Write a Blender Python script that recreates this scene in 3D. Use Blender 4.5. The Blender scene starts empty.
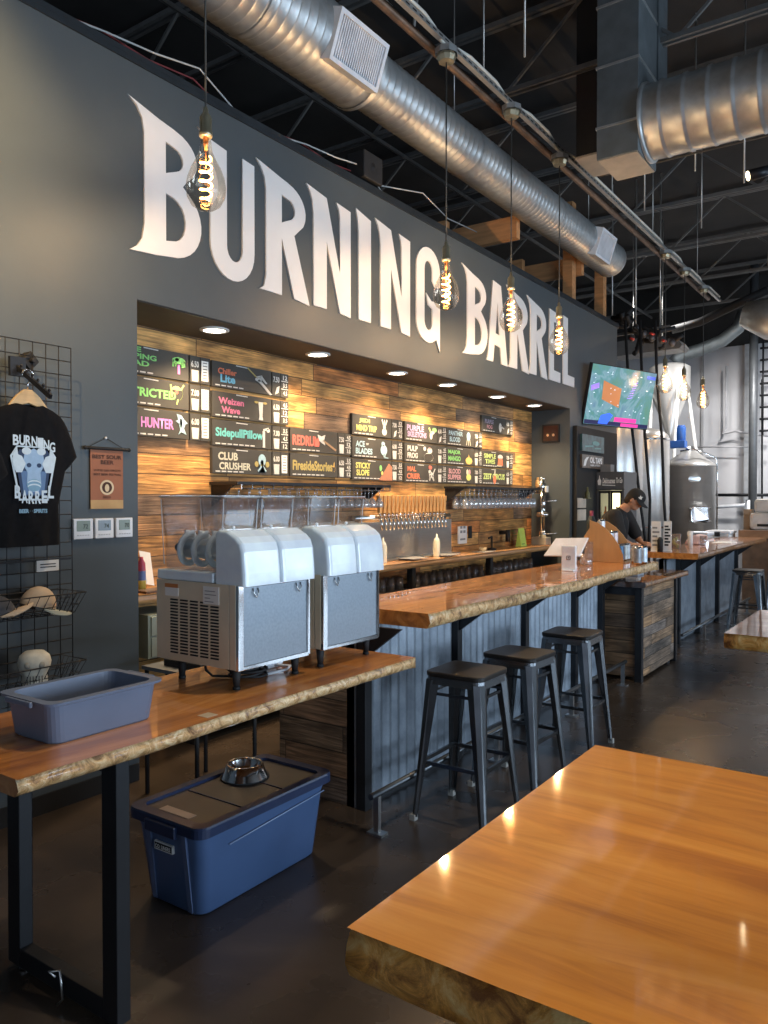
import bpy, bmesh, math, random
from mathutils import Vector, Matrix
random.seed(7)
S = bpy.context.scene
COL = S.collection
PI = math.pi

# ------------------------------------------------------------------ camera
EYE = 1.65
YAW = math.radians(35.0); PIT = math.radians(-0.95); FPX = 780.0
cam_d = bpy.data.cameras.new('camera')
cam = bpy.data.objects.new('camera', cam_d); COL.objects.link(cam)
cam_d.sensor_fit = 'HORIZONTAL'; cam_d.sensor_width = 36.0; cam_d.lens = FPX / 768 * 36.0
cam.location = (0, 0, EYE); cam.rotation_euler = (PI / 2 + PIT, 0, YAW)
cam_d.clip_start = 0.05; cam_d.clip_end = 100
S.camera = cam
# ------------------------------------------------------------------ exposure
S.view_settings.view_transform = 'Standard'; S.view_settings.look = 'None'
S.cycles.transparent_max_bounces = 32
S.view_settings.gamma = 1.0; S.view_settings.use_curve_mapping = False
S.view_settings.exposure = 0.7
# ------------------------------------------------------------------ sky outside
W_ = bpy.data.worlds.new('sky'); S.world = W_; W_.use_nodes = True
bg = W_.node_tree.nodes['Background']; bg.inputs[0].default_value = (.62, .74, .95, 1); bg.inputs[1].default_value = 0.55

def area(name, loc, rot, sx, sy, power, color, spread=PI):
    l = bpy.data.lights.new(name, 'AREA'); l.shape = 'RECTANGLE'; l.size = sx; l.size_y = sy
    l.energy = power; l.color = color; l.spread = spread
    o = bpy.data.objects.new(name, l); COL.objects.link(o); o.location = loc; o.rotation_euler = rot
    return o
def point(name, loc, power, color, r=.03):
    l = bpy.data.lights.new(name, 'POINT'); l.energy = power; l.color = color; l.shadow_soft_size = r
    o = bpy.data.objects.new(name, l); COL.objects.link(o); o.location = loc
    return o
def spot(name, loc, target, power, color, ang, r=.04, blend=.6):
    l = bpy.data.lights.new(name, 'SPOT'); l.energy = power; l.color = color; l.spot_size = ang; l.spot_blend = blend; l.shadow_soft_size = r
    o = bpy.data.objects.new(name, l); COL.objects.link(o); o.location = loc
    o.rotation_euler = (Vector(target) - Vector(loc)).to_track_quat('-Z', 'Y').to_euler()
    return o
# daylight through the storefront windows on the right and behind the viewer
DAY = (.64, .81, 1.0)
area('daylight_right', (6.9, 3.0, 1.9), (0, PI / 2, 0), 2.4, 7.0, 370, DAY)
area('daylight_far_right', (6.9, 12.0, 1.9), (0, PI / 2, 0), 2.4, 5.0, 150, DAY)
area('daylight_behind', (1.5, -4.9, 1.8), (PI / 2, 0, PI), 6.0, 2.2, 380, DAY)
# spots added to brighten the brew house, no lamp seen there
for q in ((-4.2, 14.2, 5.3), (-2.2, 15.5, 5.3), (.5, 15.5, 5.3)):
    spot('brewhouse_fill', q, (q[0] - .2, q[1] + 1.2, 0), 190 if q[0] < -4 else 420, (1.0, .97, .94), math.radians(150), .12, .6)
# unseen spots added above the tables and the bar to lift their tops
for q, t, e in (((.6, 2.2, 5.2), (.1, 1.4, 1), 230), ((-1.2, 3.0, 5.2), (-2.3, 2.2, 1), 170), ((-1.0, 5.6, 5.2), (-2.4, 5.2, 1), 200), ((-1.0, 10.0, 5.2), (-2.3, 10.2, 1), 130)):
    spot('overhead_fill_spot', q, t, e, (1.0, .86, .68), math.radians(62), .05, .9)
# aimed ceiling spot that warms the wall on the left
spot('ceiling_spot_left', (-1.9, .2, 5.2), (-3.8, 1.45, 3.5), 1150, (1.0, .66, .32), math.radians(42), blend=1.0)
# ------------------------------------------------------------------ helpers
def ray(px, py):
    fw = Vector((-math.sin(YAW) * math.cos(PIT), math.cos(YAW) * math.cos(PIT), math.sin(PIT)))
    rt = Vector((math.cos(YAW), math.sin(YAW), 0)); up = rt.cross(fw)
    return fw * FPX + rt * (px - 384) + up * (512 - py)
def at(px, py, ax, v):
    """the point of the world plane ax = v that the photograph shows at px, py"""
    d = ray(px, py); i = 'xyz'.index(ax); c = Vector((0, 0, EYE)); return c + d * ((v - c[i]) / d[i])

ORG = {}
def link(o): COL.objects.link(o); return o
def tag(o, label=None, cat=None, group=None, kind=None):
    if label: o['label'] = label
    if cat: o['category'] = cat
    if group: o['group'] = group
    if kind: o['kind'] = kind
    return o
def thing(name, loc, label, cat, group=None):
    o = link(bpy.data.objects.new(name, None)); o.empty_display_size = .05
    o.location = loc; ORG[o.name] = Vector(loc)
    return tag(o, label, cat, group)
def org(o):
    while o is not None:
        if o.name in ORG: return ORG[o.name]
        o = o.parent
    return Vector((0, 0, 0))
def copy_tree(o, parent=None):
    c = o.copy(); COL.objects.link(c); c.parent = parent
    for ch in list(o.children): copy_tree(ch, c)
    return c

class MB:
    """collects shapes in world space and links them as one mesh object"""
    def __init__(s): s.v = []; s.f = []; s.m = []; s.sm = []
    def add(s, vs, fs, mi=0, smooth=False):
        b = len(s.v); s.v += [Vector(v) for v in vs]
        for f in fs: s.f.append([b + i for i in f]); s.m.append(mi); s.sm.append(smooth)
        return s
    def box(s, x0, x1, y0, y1, z0, z1, mi=0):
        v = [(x0,y0,z0),(x1,y0,z0),(x1,y1,z0),(x0,y1,z0),(x0,y0,z1),(x1,y0,z1),(x1,y1,z1),(x0,y1,z1)]
        return s.add(v, [(0,3,2,1),(4,5,6,7),(0,1,5,4),(1,2,6,5),(2,3,7,6),(3,0,4,7)], mi)
    def frustum(s, b, t, z0, z1, mi=0):
        (x0,x1,y0,y1) = b; (a0,a1,c0,c1) = t
        v = [(x0,y0,z0),(x1,y0,z0),(x1,y1,z0),(x0,y1,z0),(a0,c0,z1),(a1,c0,z1),(a1,c1,z1),(a0,c1,z1)]
        return s.add(v, [(0,3,2,1),(4,5,6,7),(0,1,5,4),(1,2,6,5),(2,3,7,6),(3,0,4,7)], mi)
    def bar(s, p, q, w, h=None, mi=0, up=(0,0,1)):
        h = h or w; p = Vector(p); q = Vector(q); d = (q - p).normalized(); u = Vector(up)
        if abs(d.dot(u)) > .98: u = Vector((1,0,0))
        a = d.cross(u).normalized() * w / 2; b = a.cross(d).normalized() * h / 2
        v = [p-a-b, p+a-b, p+a+b, p-a+b, q-a-b, q+a-b, q+a+b, q-a+b]
        return s.add(v, [(0,3,2,1),(4,5,6,7),(0,1,5,4),(1,2,6,5),(2,3,7,6),(3,0,4,7)], mi)
    def cone(s, p, q, r0, r1, n=16, mi=0, caps=True, smooth=True):
        p = Vector(p); q = Vector(q); d = (q - p).normalized(); u = Vector((0,0,1)) if abs(d.z) < .95 else Vector((1,0,0))
        a = d.cross(u).normalized(); b = a.cross(d)
        v = []
        for c, r in ((p, r0), (q, r1)):
            for i in range(n):
                t = 2 * PI * i / n; v.append(c + (a * math.cos(t) + b * math.sin(t)) * r)
        s.add(v, [(i, (i+1) % n, n + (i+1) % n, n + i) for i in range(n)], mi, smooth)
        if caps: s.add(v[:n], [tuple(range(n))[::-1]], mi); s.add(v[n:], [tuple(range(n))], mi)
        return s
    def cyl(s, p, q, r, n=16, mi=0, caps=True): return s.cone(p, q, r, r, n, mi, caps)
    def tube(s, pts, r, n=8, mi=0, closed=False, caps=True):
        pts = [Vector(p) for p in pts]; m = len(pts); rs = r if isinstance(r, (list, tuple)) else [r] * m
        rings = []; pa = None
        for i, p in enumerate(pts):
            if closed: d = pts[(i+1) % m] - pts[i-1]
            else: d = pts[min(i+1, m-1)] - pts[max(i-1, 0)]
            d.normalize()
            if pa is None:
                u = Vector((0,0,1)) if abs(d.z) < .9 else Vector((1,0,0)); a = d.cross(u).normalized()
            else:
                a = (pa - d * pa.dot(d)); a = a.normalized() if a.length > 1e-6 else d.orthogonal().normalized()
            pa = a; b = a.cross(d)
            rings.append([p + (a * math.cos(2*PI*k/n) + b * math.sin(2*PI*k/n)) * rs[i] for k in range(n)])
        v = [q for R_ in rings for q in R_]; fs = []
        for i in range(m if closed else m - 1):
            j = (i + 1) % m
            fs += [(i*n + k, i*n + (k+1) % n, j*n + (k+1) % n, j*n + k) for k in range(n)]
        s.add(v, fs, mi, True)
        if caps and not closed: s.add(rings[0], [tuple(range(n))], mi); s.add(rings[-1], [tuple(range(n))[::-1]], mi)
        return s
    def lathe(s, c, prof, n=24, mi=0, axis='z', smooth=True):
        c = Vector(c); v = []
        for r, h in prof:
            for i in range(n):
                t = 2*PI*i/n; a, b = r*math.cos(t), r*math.sin(t)
                v.append(c + (Vector((a, b, h)) if axis == 'z' else Vector((h, a, b)) if axis == 'x' else Vector((b, h, a))))
        fs = []
        for j in range(len(prof) - 1):
            fs += [(j*n+i, j*n+(i+1) % n, (j+1)*n+(i+1) % n, (j+1)*n+i) for i in range(n)]
        return s.add(v, fs, mi, smooth)
    def ball(s, c, rx, ry=None, rz=None, n=16, mi=0):
        ry = ry or rx; rz = rz or rx; c = Vector(c); v = []; fs = []; m = n // 2
        for j in range(m + 1):
            a = PI * j / m
            for i in range(n):
                t = 2*PI*i/n; v.append(c + Vector((rx*math.sin(a)*math.cos(t), ry*math.sin(a)*math.sin(t), rz*math.cos(a))))
        for j in range(m): fs += [(j*n+i, (j+1)*n+i, (j+1)*n+(i+1) % n, j*n+(i+1) % n) for i in range(n)]
        return s.add(v, fs, mi, True)
    def prism(s, poly, ex, mi=0, smooth=False):
        """poly: 3D points of a planar outline, ex: extrusion vector"""
        n = len(poly); p = [Vector(q) for q in poly]; e = Vector(ex)
        s.add(p + [q + e for q in p], [tuple(range(n))[::-1], tuple(range(n, 2*n))], mi)
        return s.add(p + [q + e for q in p], [(i, (i+1) % n, n + (i+1) % n, n + i) for i in range(n)], mi, smooth)
    def xf(s, M):
        s.v = [M @ v for v in s.v]; return s
    def build(s, name, mats, parent=None, bevel=0, weld=True, label=None):
        me = bpy.data.meshes.new(name); o = Vector(org(parent)) if parent else Vector((0,0,0))
        me.from_pydata([tuple(v - o) for v in s.v], [], s.f)
        for m in (mats if isinstance(mats, (list, tuple)) else [mats]): me.materials.append(m)
        me.polygons.foreach_set('material_index', s.m); me.polygons.foreach_set('use_smooth', s.sm); me.update()
        bm = bmesh.new(); bm.from_mesh(me)
        if weld: bmesh.ops.remove_doubles(bm, verts=bm.verts, dist=1e-5)
        bmesh.ops.recalc_face_normals(bm, faces=bm.faces)
        bm.to_mesh(me); bm.free()
        ob = link(bpy.data.objects.new(name, me)); ob.parent = parent
        if bevel:
            b = ob.modifiers.new('bevel', 'BEVEL'); b.width = bevel; b.segments = 2; b.limit_method = 'ANGLE'; b.angle_limit = math.radians(40); b.harden_normals = False
        if label: ob['label'] = label
        return ob

def rrect(x0, x1, y0, y1, r, n=5):
    """rounded rectangle outline, list of (x, y)"""
    out = []
    for cx, cy, a in ((x1-r, y1-r, 0), (x0+r, y1-r, 90), (x0+r, y0+r, 180), (x1-r, y0+r, 270)):
        for k in range(n + 1):
            t = math.radians(a + 90*k/n); out.append((cx + r*math.cos(t), cy + r*math.sin(t)))
    return out
WALLM = Matrix(((0,0,1,0),(1,0,0,0),(0,1,0,0),(0,0,0,1)))      # flat art (x right, y up, z out) onto a wall that faces +x
FRONTM = Matrix(((1,0,0,0),(0,0,-1,0),(0,1,0,0),(0,0,0,1)))    # the same onto a face that looks towards -y
def flat_mesh(name, curve, M, mat, parent, label=None):
    """curve data -> mesh, placed with matrix M in world space"""
    t = bpy.data.objects.new('tmp', curve); COL.objects.link(t)
    dg = bpy.context.evaluated_depsgraph_get(); me = bpy.data.meshes.new_from_object(t.evaluated_get(dg))
    bpy.data.objects.remove(t); me.name = name
    o = Vector(org(parent)) if parent else Vector((0,0,0))
    me.transform(Matrix.Translation(-o) @ M); me.materials.clear(); me.materials.append(mat)
    ob = link(bpy.data.objects.new(name, me)); ob.parent = parent
    if label: ob['label'] = label
    return ob
def text_curve(s, ext=.001, bold=0.0, shear=0.0):
    c = bpy.data.curves.new('txt', 'FONT'); c.body = s; c.size = 1; c.extrude = ext; c.offset = bold; c.shear = shear; c.resolution_u = 3
    return c
def text(name, s, mat, parent, base, pos, w, h, bold=.012, shear=0, ext=.0015, rot=0, label=None):
    """lettering fitted into a w x h box whose lower left corner is pos = (x, y) on the flat frame base (a matrix)"""
    c = text_curve(s, 0, bold, shear); t = bpy.data.objects.new('tmp', c); COL.objects.link(t)
    dg = bpy.context.evaluated_depsgraph_get(); me = bpy.data.meshes.new_from_object(t.evaluated_get(dg)); bpy.data.objects.remove(t)
    xs = [v.co.x for v in me.vertices]; ys = [v.co.y for v in me.vertices]
    if not xs: return None
    sx = w / max(1e-4, max(xs) - min(xs)); sy = h / max(1e-4, max(ys) - min(ys)); mx, my = min(xs), min(ys)
    M = base @ Matrix.Translation((pos[0], pos[1], ext)) @ Matrix.Rotation(rot, 4, 'Z') @ Matrix.Diagonal((sx, sy, 1, 1)) @ Matrix.Translation((-mx, -my, 0))
    o = Vector(org(parent)) if parent else Vector((0,0,0))
    me.transform(Matrix.Translation(-o) @ M); me.materials.clear(); me.materials.append(mat); me.name = name
    ob = link(bpy.data.objects.new(name, me)); ob.parent = parent
    if label: ob['label'] = label
    return ob
def shape(name, outlines, mat, parent, base, ext=.002, label=None):
    """filled outlines (holes inside) with thickness 2*ext on a flat frame"""
    c = bpy.data.curves.new('shape', 'CURVE'); c.dimensions = '2D'; c.fill_mode = 'BOTH'; c.extrude = ext
    for pts in outlines:
        sp = c.splines.new('POLY'); sp.points.add(len(pts) - 1); sp.use_cyclic_u = True
        for i, p in enumerate(pts): sp.points[i].co = (p[0], p[1], 0, 1)
    return flat_mesh(name, c, base @ Matrix.Translation((0, 0, ext)), mat, parent, label)
def arc(cx, cy, rx, ry, a0, a1, n=8):
    return [(cx + rx*math.cos(math.radians(a0 + (a1-a0)*k/n)), cy + ry*math.sin(math.radians(a0 + (a1-a0)*k/n))) for k in range(n+1)]

# ------------------------------------------------------------------ materials
MATS = {}
def newmat(name):
    m = bpy.data.materials.new(name); m.use_nodes = True; nt = m.node_tree
    return m, nt, nt.nodes['Principled BSDF']
def pm(name, col, rough=.5, metal=0, var=.12, scale=8, bump=0, coat=0, emis=None, estr=0, spec=.5, stretch=None):
    """plain material whose tone varies a little by noise"""
    if name in MATS: return MATS[name]
    m, nt, b = newmat(name); N = nt.nodes; L = nt.links
    tc = N.new('ShaderNodeTexCoord'); mp = N.new('ShaderNodeMapping'); mp.inputs['Scale'].default_value = stretch or (1,1,1)
    L.new(tc.outputs['Object'], mp.inputs[0])
    nz = N.new('ShaderNodeTexNoise'); nz.inputs['Scale'].default_value = scale; nz.inputs['Detail'].default_value = 4
    L.new(mp.outputs[0], nz.inputs['Vector'])
    cr = N.new('ShaderNodeValToRGB'); c = Vector(col)
    cr.color_ramp.elements[0].position = .3; cr.color_ramp.elements[1].position = .7
    cr.color_ramp.elements[0].color = (*(c * (1 - var)), 1); cr.color_ramp.elements[1].color = (*[min(1, x) for x in c * (1 + var)], 1)
    L.new(nz.outputs['Fac'], cr.inputs[0]); L.new(cr.outputs[0], b.inputs['Base Color'])
    b.inputs['Roughness'].default_value = rough; b.inputs['Metallic'].default_value = metal
    b.inputs['Specular IOR Level'].default_value = spec
    if coat: b.inputs['Coat Weight'].default_value = coat; b.inputs['Coat Roughness'].default_value = .03
    if emis: b.inputs['Emission Color'].default_value = (*emis, 1); b.inputs['Emission Strength'].default_value = estr
    if bump:
        bp = N.new('ShaderNodeBump'); bp.inputs['Strength'].default_value = bump; bp.inputs['Distance'].default_value = .01
        L.new(nz.outputs['Fac'], bp.inputs['Height']); L.new(bp.outputs[0], b.inputs['Normal'])
    MATS[name] = m; return m
def clear(name, tint=(1,1,1), refl=.12, rough=.02, haze=0.0):
    """thin clear plastic or glass wall: sees through, mirrors more at grazing angles"""
    if name in MATS: return MATS[name]
    m = bpy.data.materials.new(name); m.use_nodes = True; nt = m.node_tree; N = nt.nodes; L = nt.links
    N.remove(N['Principled BSDF']); out = N['Material Output']
    t = N.new('ShaderNodeBsdfTransparent'); t.inputs[0].default_value = (*tint, 1)
    g = N.new('ShaderNodeBsdfGlossy'); g.inputs['Roughness'].default_value = rough
    d = N.new('ShaderNodeBsdfDiffuse'); d.inputs[0].default_value = (.8,.85,.9,1)
    lw = N.new('ShaderNodeLayerWeight'); lw.inputs[0].default_value = .35
    ma = N.new('ShaderNodeMath'); ma.operation = 'MULTIPLY_ADD'; ma.inputs[1].default_value = .42; ma.inputs[2].default_value = refl * .25 - .02; ma.use_clamp = True
    L.new(lw.outputs['Fresnel'], ma.inputs[0])
    mx = N.new('ShaderNodeMixShader'); L.new(ma.outputs[0], mx.inputs[0]); L.new(t.outputs[0], mx.inputs[1]); L.new(g.outputs[0], mx.inputs[2])
    m2 = N.new('ShaderNodeMixShader'); m2.inputs[0].default_value = haze; L.new(mx.outputs[0], m2.inputs[1]); L.new(d.outputs[0], m2.inputs[2])
    L.new(m2.outputs[0], out.inputs[0]); MATS[name] = m; return m
def glow(name, col, strength):
    m, nt, b = newmat(name); b.inputs['Base Color'].default_value = (*col, 1)
    b.inputs['Emission Color'].default_value = (*col, 1); b.inputs['Emission Strength'].default_value = strength
    MATS[name] = m; return m
def planks(name, axis='y', row_h=.14, length=1.3, cols=None, rough=.6, sat=1.0, seed=0.0):
    """horizontal reclaimed boards on a wall; axis = the world axis the boards run along"""
    m, nt, b = newmat(name); N = nt.nodes; L = nt.links
    def M(op, a, b_=None, c=None):
        n = N.new('ShaderNodeMath'); n.operation = op
        for i, v in enumerate((a, b_, c)):
            if v is None: continue
            if isinstance(v, (int, float)): n.inputs[i].default_value = v
            else: L.new(v, n.inputs[i])
        return n.outputs[0]
    g = N.new('ShaderNodeNewGeometry'); sx = N.new('ShaderNodeSeparateXYZ'); L.new(g.outputs['Position'], sx.inputs[0])
    u = sx.outputs['XYZ'.index(axis.upper())]; z = sx.outputs[2]
    row = M('FLOOR', M('DIVIDE', z, row_h))
    wn = N.new('ShaderNodeTexWhiteNoise'); wn.noise_dimensions = '1D'; L.new(M('ADD', row, seed), wn.inputs['W'])
    us = M('ADD', M('DIVIDE', u, length), M('MULTIPLY', wn.outputs['Value'], 7.3)); colm = M('FLOOR', us)
    cb = N.new('ShaderNodeCombineXYZ'); L.new(row, cb.inputs[0]); L.new(colm, cb.inputs[1]); cb.inputs[2].default_value = seed
    w2 = N.new('ShaderNodeTexWhiteNoise'); w2.noise_dimensions = '3D'; L.new(cb.outputs[0], w2.inputs[0])
    cr = N.new('ShaderNodeValToRGB'); cr.color_ramp.interpolation = 'CONSTANT'
    cols = cols or [(.60,.28,.08), (.74,.36,.10), (.42,.22,.09), (.66,.32,.09), (.78,.42,.13), (.25,.15,.085), (.66,.24,.06), (.50,.27,.10)]
    e = cr.color_ramp.elements
    while len(e) < len(cols): e.new(.5)
    for i, c in enumerate(cols): e[i].position = i / len(cols); e[i].color = (*c, 1)
    L.new(w2.outputs['Value'], cr.inputs[0])
    # grain
    cv = N.new('ShaderNodeCombineXYZ'); L.new(M('MULTIPLY', u, 2.2), cv.inputs[0]); L.new(M('MULTIPLY', z, 38), cv.inputs[1]); L.new(M('MULTIPLY', w2.outputs['Value'], 31), cv.inputs[2])
    nz = N.new('ShaderNodeTexNoise'); nz.inputs['Scale'].default_value = 1; nz.inputs['Detail'].default_value = 6; nz.inputs['Distortion'].default_value = 1.4
    L.new(cv.outputs[0], nz.inputs['Vector'])
    gr = N.new('ShaderNodeMapRange'); gr.inputs['From Min'].default_value = .35; gr.inputs['From Max'].default_value = .68; gr.inputs['To Min'].default_value = .48; gr.inputs['To Max'].default_value = 1.2
    L.new(nz.outputs['Fac'], gr.inputs['Value'])
    cv2 = N.new('ShaderNodeCombineXYZ'); L.new(M('MULTIPLY', u, 3.2), cv2.inputs[0]); L.new(M('MULTIPLY', z, 7), cv2.inputs[1]); L.new(colm, cv2.inputs[2])
    n2 = N.new('ShaderNodeTexNoise'); n2.inputs['Scale'].default_value = 1; n2.inputs['Detail'].default_value = 3; L.new(cv2.outputs[0], n2.inputs['Vector'])
    g2 = N.new('ShaderNodeMapRange'); g2.inputs['From Min'].default_value = .36; g2.inputs['From Max'].default_value = .6; g2.inputs['To Min'].default_value = .5; g2.inputs['To Max'].default_value = 1.2
    L.new(n2.outputs['Fac'], g2.inputs['Value'])
    fr = M('FRACT', M('DIVIDE', z, row_h)); fu = M('FRACT', us)
    gap = M('MULTIPLY', M('MULTIPLY', M('GREATER_THAN', fr, .03), M('LESS_THAN', fr, .975)), M('GREATER_THAN', fu, .006))
    gp = M('MULTIPLY_ADD', gap, .8, .2)
    vm = N.new('ShaderNodeVectorMath'); vm.operation = 'SCALE'; L.new(cr.outputs[0], vm.inputs[0]); L.new(M('MULTIPLY', M('MULTIPLY', gr.outputs[0], g2.outputs[0]), gp), vm.inputs['Scale'])
    L.new(vm.outputs[0], b.inputs['Base Color']); b.inputs['Roughness'].default_value = rough
    bp = N.new('ShaderNodeBump'); bp.inputs['Strength'].default_value = .5; bp.inputs['Distance'].default_value = .006
    L.new(M('ADD', M('MULTIPLY', w2.outputs['Value'], .8), M('MULTIPLY', gr.outputs[0], gap)), bp.inputs['Height']); L.new(bp.outputs[0], b.inputs['Normal'])
    MATS[name] = m; return m
def slabwood(name, c0, c1, c2, axis=0, gloss=.04, streak=1.0):
    """epoxy coated timber: long figured grain along one world axis under a clear coat"""
    m, nt, b = newmat(name); N = nt.nodes; L = nt.links
    g = N.new('ShaderNodeNewGeometry'); mp = N.new('ShaderNodeMapping'); L.new(g.outputs['Position'], mp.inputs[0])
    sc = [9 * streak, 9 * streak, 9]; sc[axis] = 1.1; mp.inputs['Scale'].default_value = sc
    nz = N.new('ShaderNodeTexNoise'); nz.inputs['Scale'].default_value = 1; nz.inputs['Detail'].default_value = 7; nz.inputs['Distortion'].default_value = 1.6; nz.inputs['Roughness'].default_value = .62
    L.new(mp.outputs[0], nz.inputs['Vector'])
    cr = N.new('ShaderNodeValToRGB'); e = cr.color_ramp.elements; e.new(.5)
    for i, (p, c) in enumerate(((.33, c0), (.5, c1), (.66, c2))): e[i].position = p; e[i].color = (*c, 1)
    L.new(nz.outputs['Fac'], cr.inputs[0])
    mp2 = N.new('ShaderNodeMapping'); sc2 = [1.2, 1.2, 1.2]; sc2[axis] = .6; mp2.inputs['Scale'].default_value = sc2; L.new(g.outputs['Position'], mp2.inputs[0])
    n2 = N.new('ShaderNodeTexNoise'); n2.inputs['Scale'].default_value = 2; n2.inputs['Detail'].default_value = 3; L.new(mp2.outputs[0], n2.inputs['Vector'])
    mr = N.new('ShaderNodeMapRange'); mr.inputs['From Min'].default_value = .35; mr.inputs['From Max'].default_value = .65; mr.inputs['To Min'].default_value = .78; mr.inputs['To Max'].default_value = 1.15
    L.new(n2.outputs['Fac'], mr.inputs['Value'])
    vm = N.new('ShaderNodeVectorMath'); vm.operation = 'SCALE'; L.new(cr.outputs[0], vm.inputs[0]); L.new(mr.outputs[0], vm.inputs['Scale']); L.new(vm.outputs[0], b.inputs['Base Color'])
    b.inputs['Roughness'].default_value = .45; b.inputs['Coat Weight'].default_value = 1; b.inputs['Coat Roughness'].default_value = gloss; b.inputs['Coat IOR'].default_value = 1.65
    n3 = N.new('ShaderNodeTexNoise'); n3.inputs['Scale'].default_value = 3; n3.inputs['Detail'].default_value = 2; L.new(g.outputs['Position'], n3.inputs['Vector'])
    bp = N.new('ShaderNodeBump'); bp.inputs['Strength'].default_value = .08; bp.inputs['Distance'].default_value = .02; L.new(n3.outputs['Fac'], bp.inputs['Height']); L.new(bp.outputs[0], b.inputs['Coat Normal'])
    MATS[name] = m; return m
def barkwood(name, c0, c1, c2, scale=22, coat=.6):
    m, nt, b = newmat(name); N = nt.nodes; L = nt.links
    g = N.new('ShaderNodeNewGeometry')
    nz = N.new('ShaderNodeTexNoise'); nz.inputs['Scale'].default_value = scale; nz.inputs['Detail'].default_value = 8; nz.inputs['Roughness'].default_value = .7; nz.inputs['Distortion'].default_value = .8
    L.new(g.outputs['Position'], nz.inputs['Vector'])
    cr = N.new('ShaderNodeValToRGB'); e = cr.color_ramp.elements; e.new(.5)
    for i, (p, c) in enumerate(((.36, c0), (.5, c1), (.62, c2))): e[i].position = p; e[i].color = (*c, 1)
    L.new(nz.outputs['Fac'], cr.inputs[0]); L.new(cr.outputs[0], b.inputs['Base Color'])
    b.inputs['Roughness'].default_value = .4; b.inputs['Coat Weight'].default_value = coat; b.inputs['Coat Roughness'].default_value = .12
    bp = N.new('ShaderNodeBump'); bp.inputs['Strength'].default_value = .9; bp.inputs['Distance'].default_value = .012; L.new(nz.outputs['Fac'], bp.inputs['Height']); L.new(bp.outputs[0], b.inputs['Normal'])
    MATS[name] = m; return m

wall_paint = pm('charcoal_wall_paint', (.070,.086,.096), .5, var=.05, scale=3, bump=.03)
wall_far_m = pm('pale_far_wall', (.60,.60,.62), .6, var=.05, scale=1)
soffit_m = pm('dark_soffit', (.055,.045,.035), .6)
ceil_m = pm('black_deck', (.034,.032,.030), .8, var=.3, scale=1.2)
black = pm('black_metal', (.018,.019,.022), .42, .3)
blackm = pm('black_matt', (.012,.012,.013), .7)
steel = pm('brushed_steel', (.62,.62,.61), .28, 1, var=.06, scale=20)
chrome = pm('chrome', (.78,.78,.78), .12, 1, var=.02)
galv = pm('galvanised', (.50,.52,.52), .40, .72, var=.12, scale=14)
darkgalv = pm('dull_galvanised', (.20,.23,.245), .55, .7, var=.15, scale=6)
joist_m = pm('joist_grey_paint', (.17,.17,.165), .5, .3)
conduit_m = pm('galvanised_conduit', (.50,.49,.46), .4, .7)
rust = pm('brown_pipe', (.16,.10,.065), .5, .4, var=.3)
white = pm('white_plastic', (.80,.82,.85), .3)
paper = pm('paper', (.80,.79,.75), .8, var=.03)
cream = pm('cream_letter', (.84,.83,.81), .5, var=.02)
timber = pm('raw_timber', (.48,.24,.10), .6, var=.25, scale=5, stretch=(.5,4,4))
plank_m = planks('reclaimed_planks')
crate_planks = planks('grey_brown_planks', 'y', .095, .9, [(.30,.20,.13), (.22,.15,.10), (.34,.21,.12), (.26,.20,.16), (.38,.22,.11), (.17,.13,.10)], seed=3)
end_planks = planks('end_planks', 'x', .14, .8, [(.20,.13,.08), (.15,.10,.065), (.24,.14,.08), (.18,.13,.10)], seed=5)
slab_m = slabwood('epoxy_slab', (.32,.10,.018), (.56,.20,.035), (.72,.31,.08), axis=1)
slab_big = slabwood('epoxy_slab_table', (.50,.155,.012), (.70,.25,.020), (.80,.33,.045), axis=0, gloss=.05)
slab_dark = slabwood('dark_slab', (.035,.018,.010), (.07,.03,.015), (.13,.055,.02), axis=1)
bark = barkwood('live_edge', (.20,.09,.03), (.70,.40,.16), (.92,.68,.38))
bark2 = barkwood('live_edge_amber', (.30,.10,.015), (.84,.38,.07), (1.0,.66,.25), 16, .2)
bark3 = barkwood('live_edge_brown', (.12,.05,.02), (.28,.12,.04), (.42,.20,.07), 14)
# ------------------------------------------------------------------ the room shell
def floor_mat():
    m, nt, b = newmat('stained_concrete'); N = nt.nodes; L = nt.links
    g = N.new('ShaderNodeNewGeometry')
    n1 = N.new('ShaderNodeTexNoise'); n1.inputs['Scale'].default_value = .9; n1.inputs['Detail'].default_value = 7; n1.inputs['Roughness'].default_value = .6; n1.inputs['Distortion'].default_value = .6
    L.new(g.outputs['Position'], n1.inputs['Vector'])
    cr = N.new('ShaderNodeValToRGB'); e = cr.color_ramp.elements; e.new(.5)
    for i, (p, c) in enumerate(((.3, (.026,.019,.014)), (.5, (.045,.033,.025)), (.72, (.085,.062,.045)))): e[i].position = p; e[i].color = (*c, 1)
    L.new(n1.outputs['Fac'], cr.inputs[0]); L.new(cr.outputs[0], b.inputs['Base Color'])
    n2 = N.new('ShaderNodeTexNoise'); n2.inputs['Scale'].default_value = 2.3; n2.inputs['Detail'].default_value = 4; L.new(g.outputs['Position'], n2.inputs['Vector'])
    mr = N.new('ShaderNodeMapRange'); mr.inputs['To Min'].default_value = .16; mr.inputs['To Max'].default_value = .40; L.new(n2.outputs['Fac'], mr.inputs['Value']); L.new(mr.outputs[0], b.inputs['Roughness'])
    b.inputs['Specular IOR Level'].default_value = .45
    bp = N.new('ShaderNodeBump'); bp.inputs['Strength'].default_value = .05; bp.inputs['Distance'].default_value = .03; L.new(n2.outputs['Fac'], bp.inputs['Height']); L.new(bp.outputs[0], b.inputs['Normal'])
    return m
def st(ob): ob['kind'] = 'structure'; return ob
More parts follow.
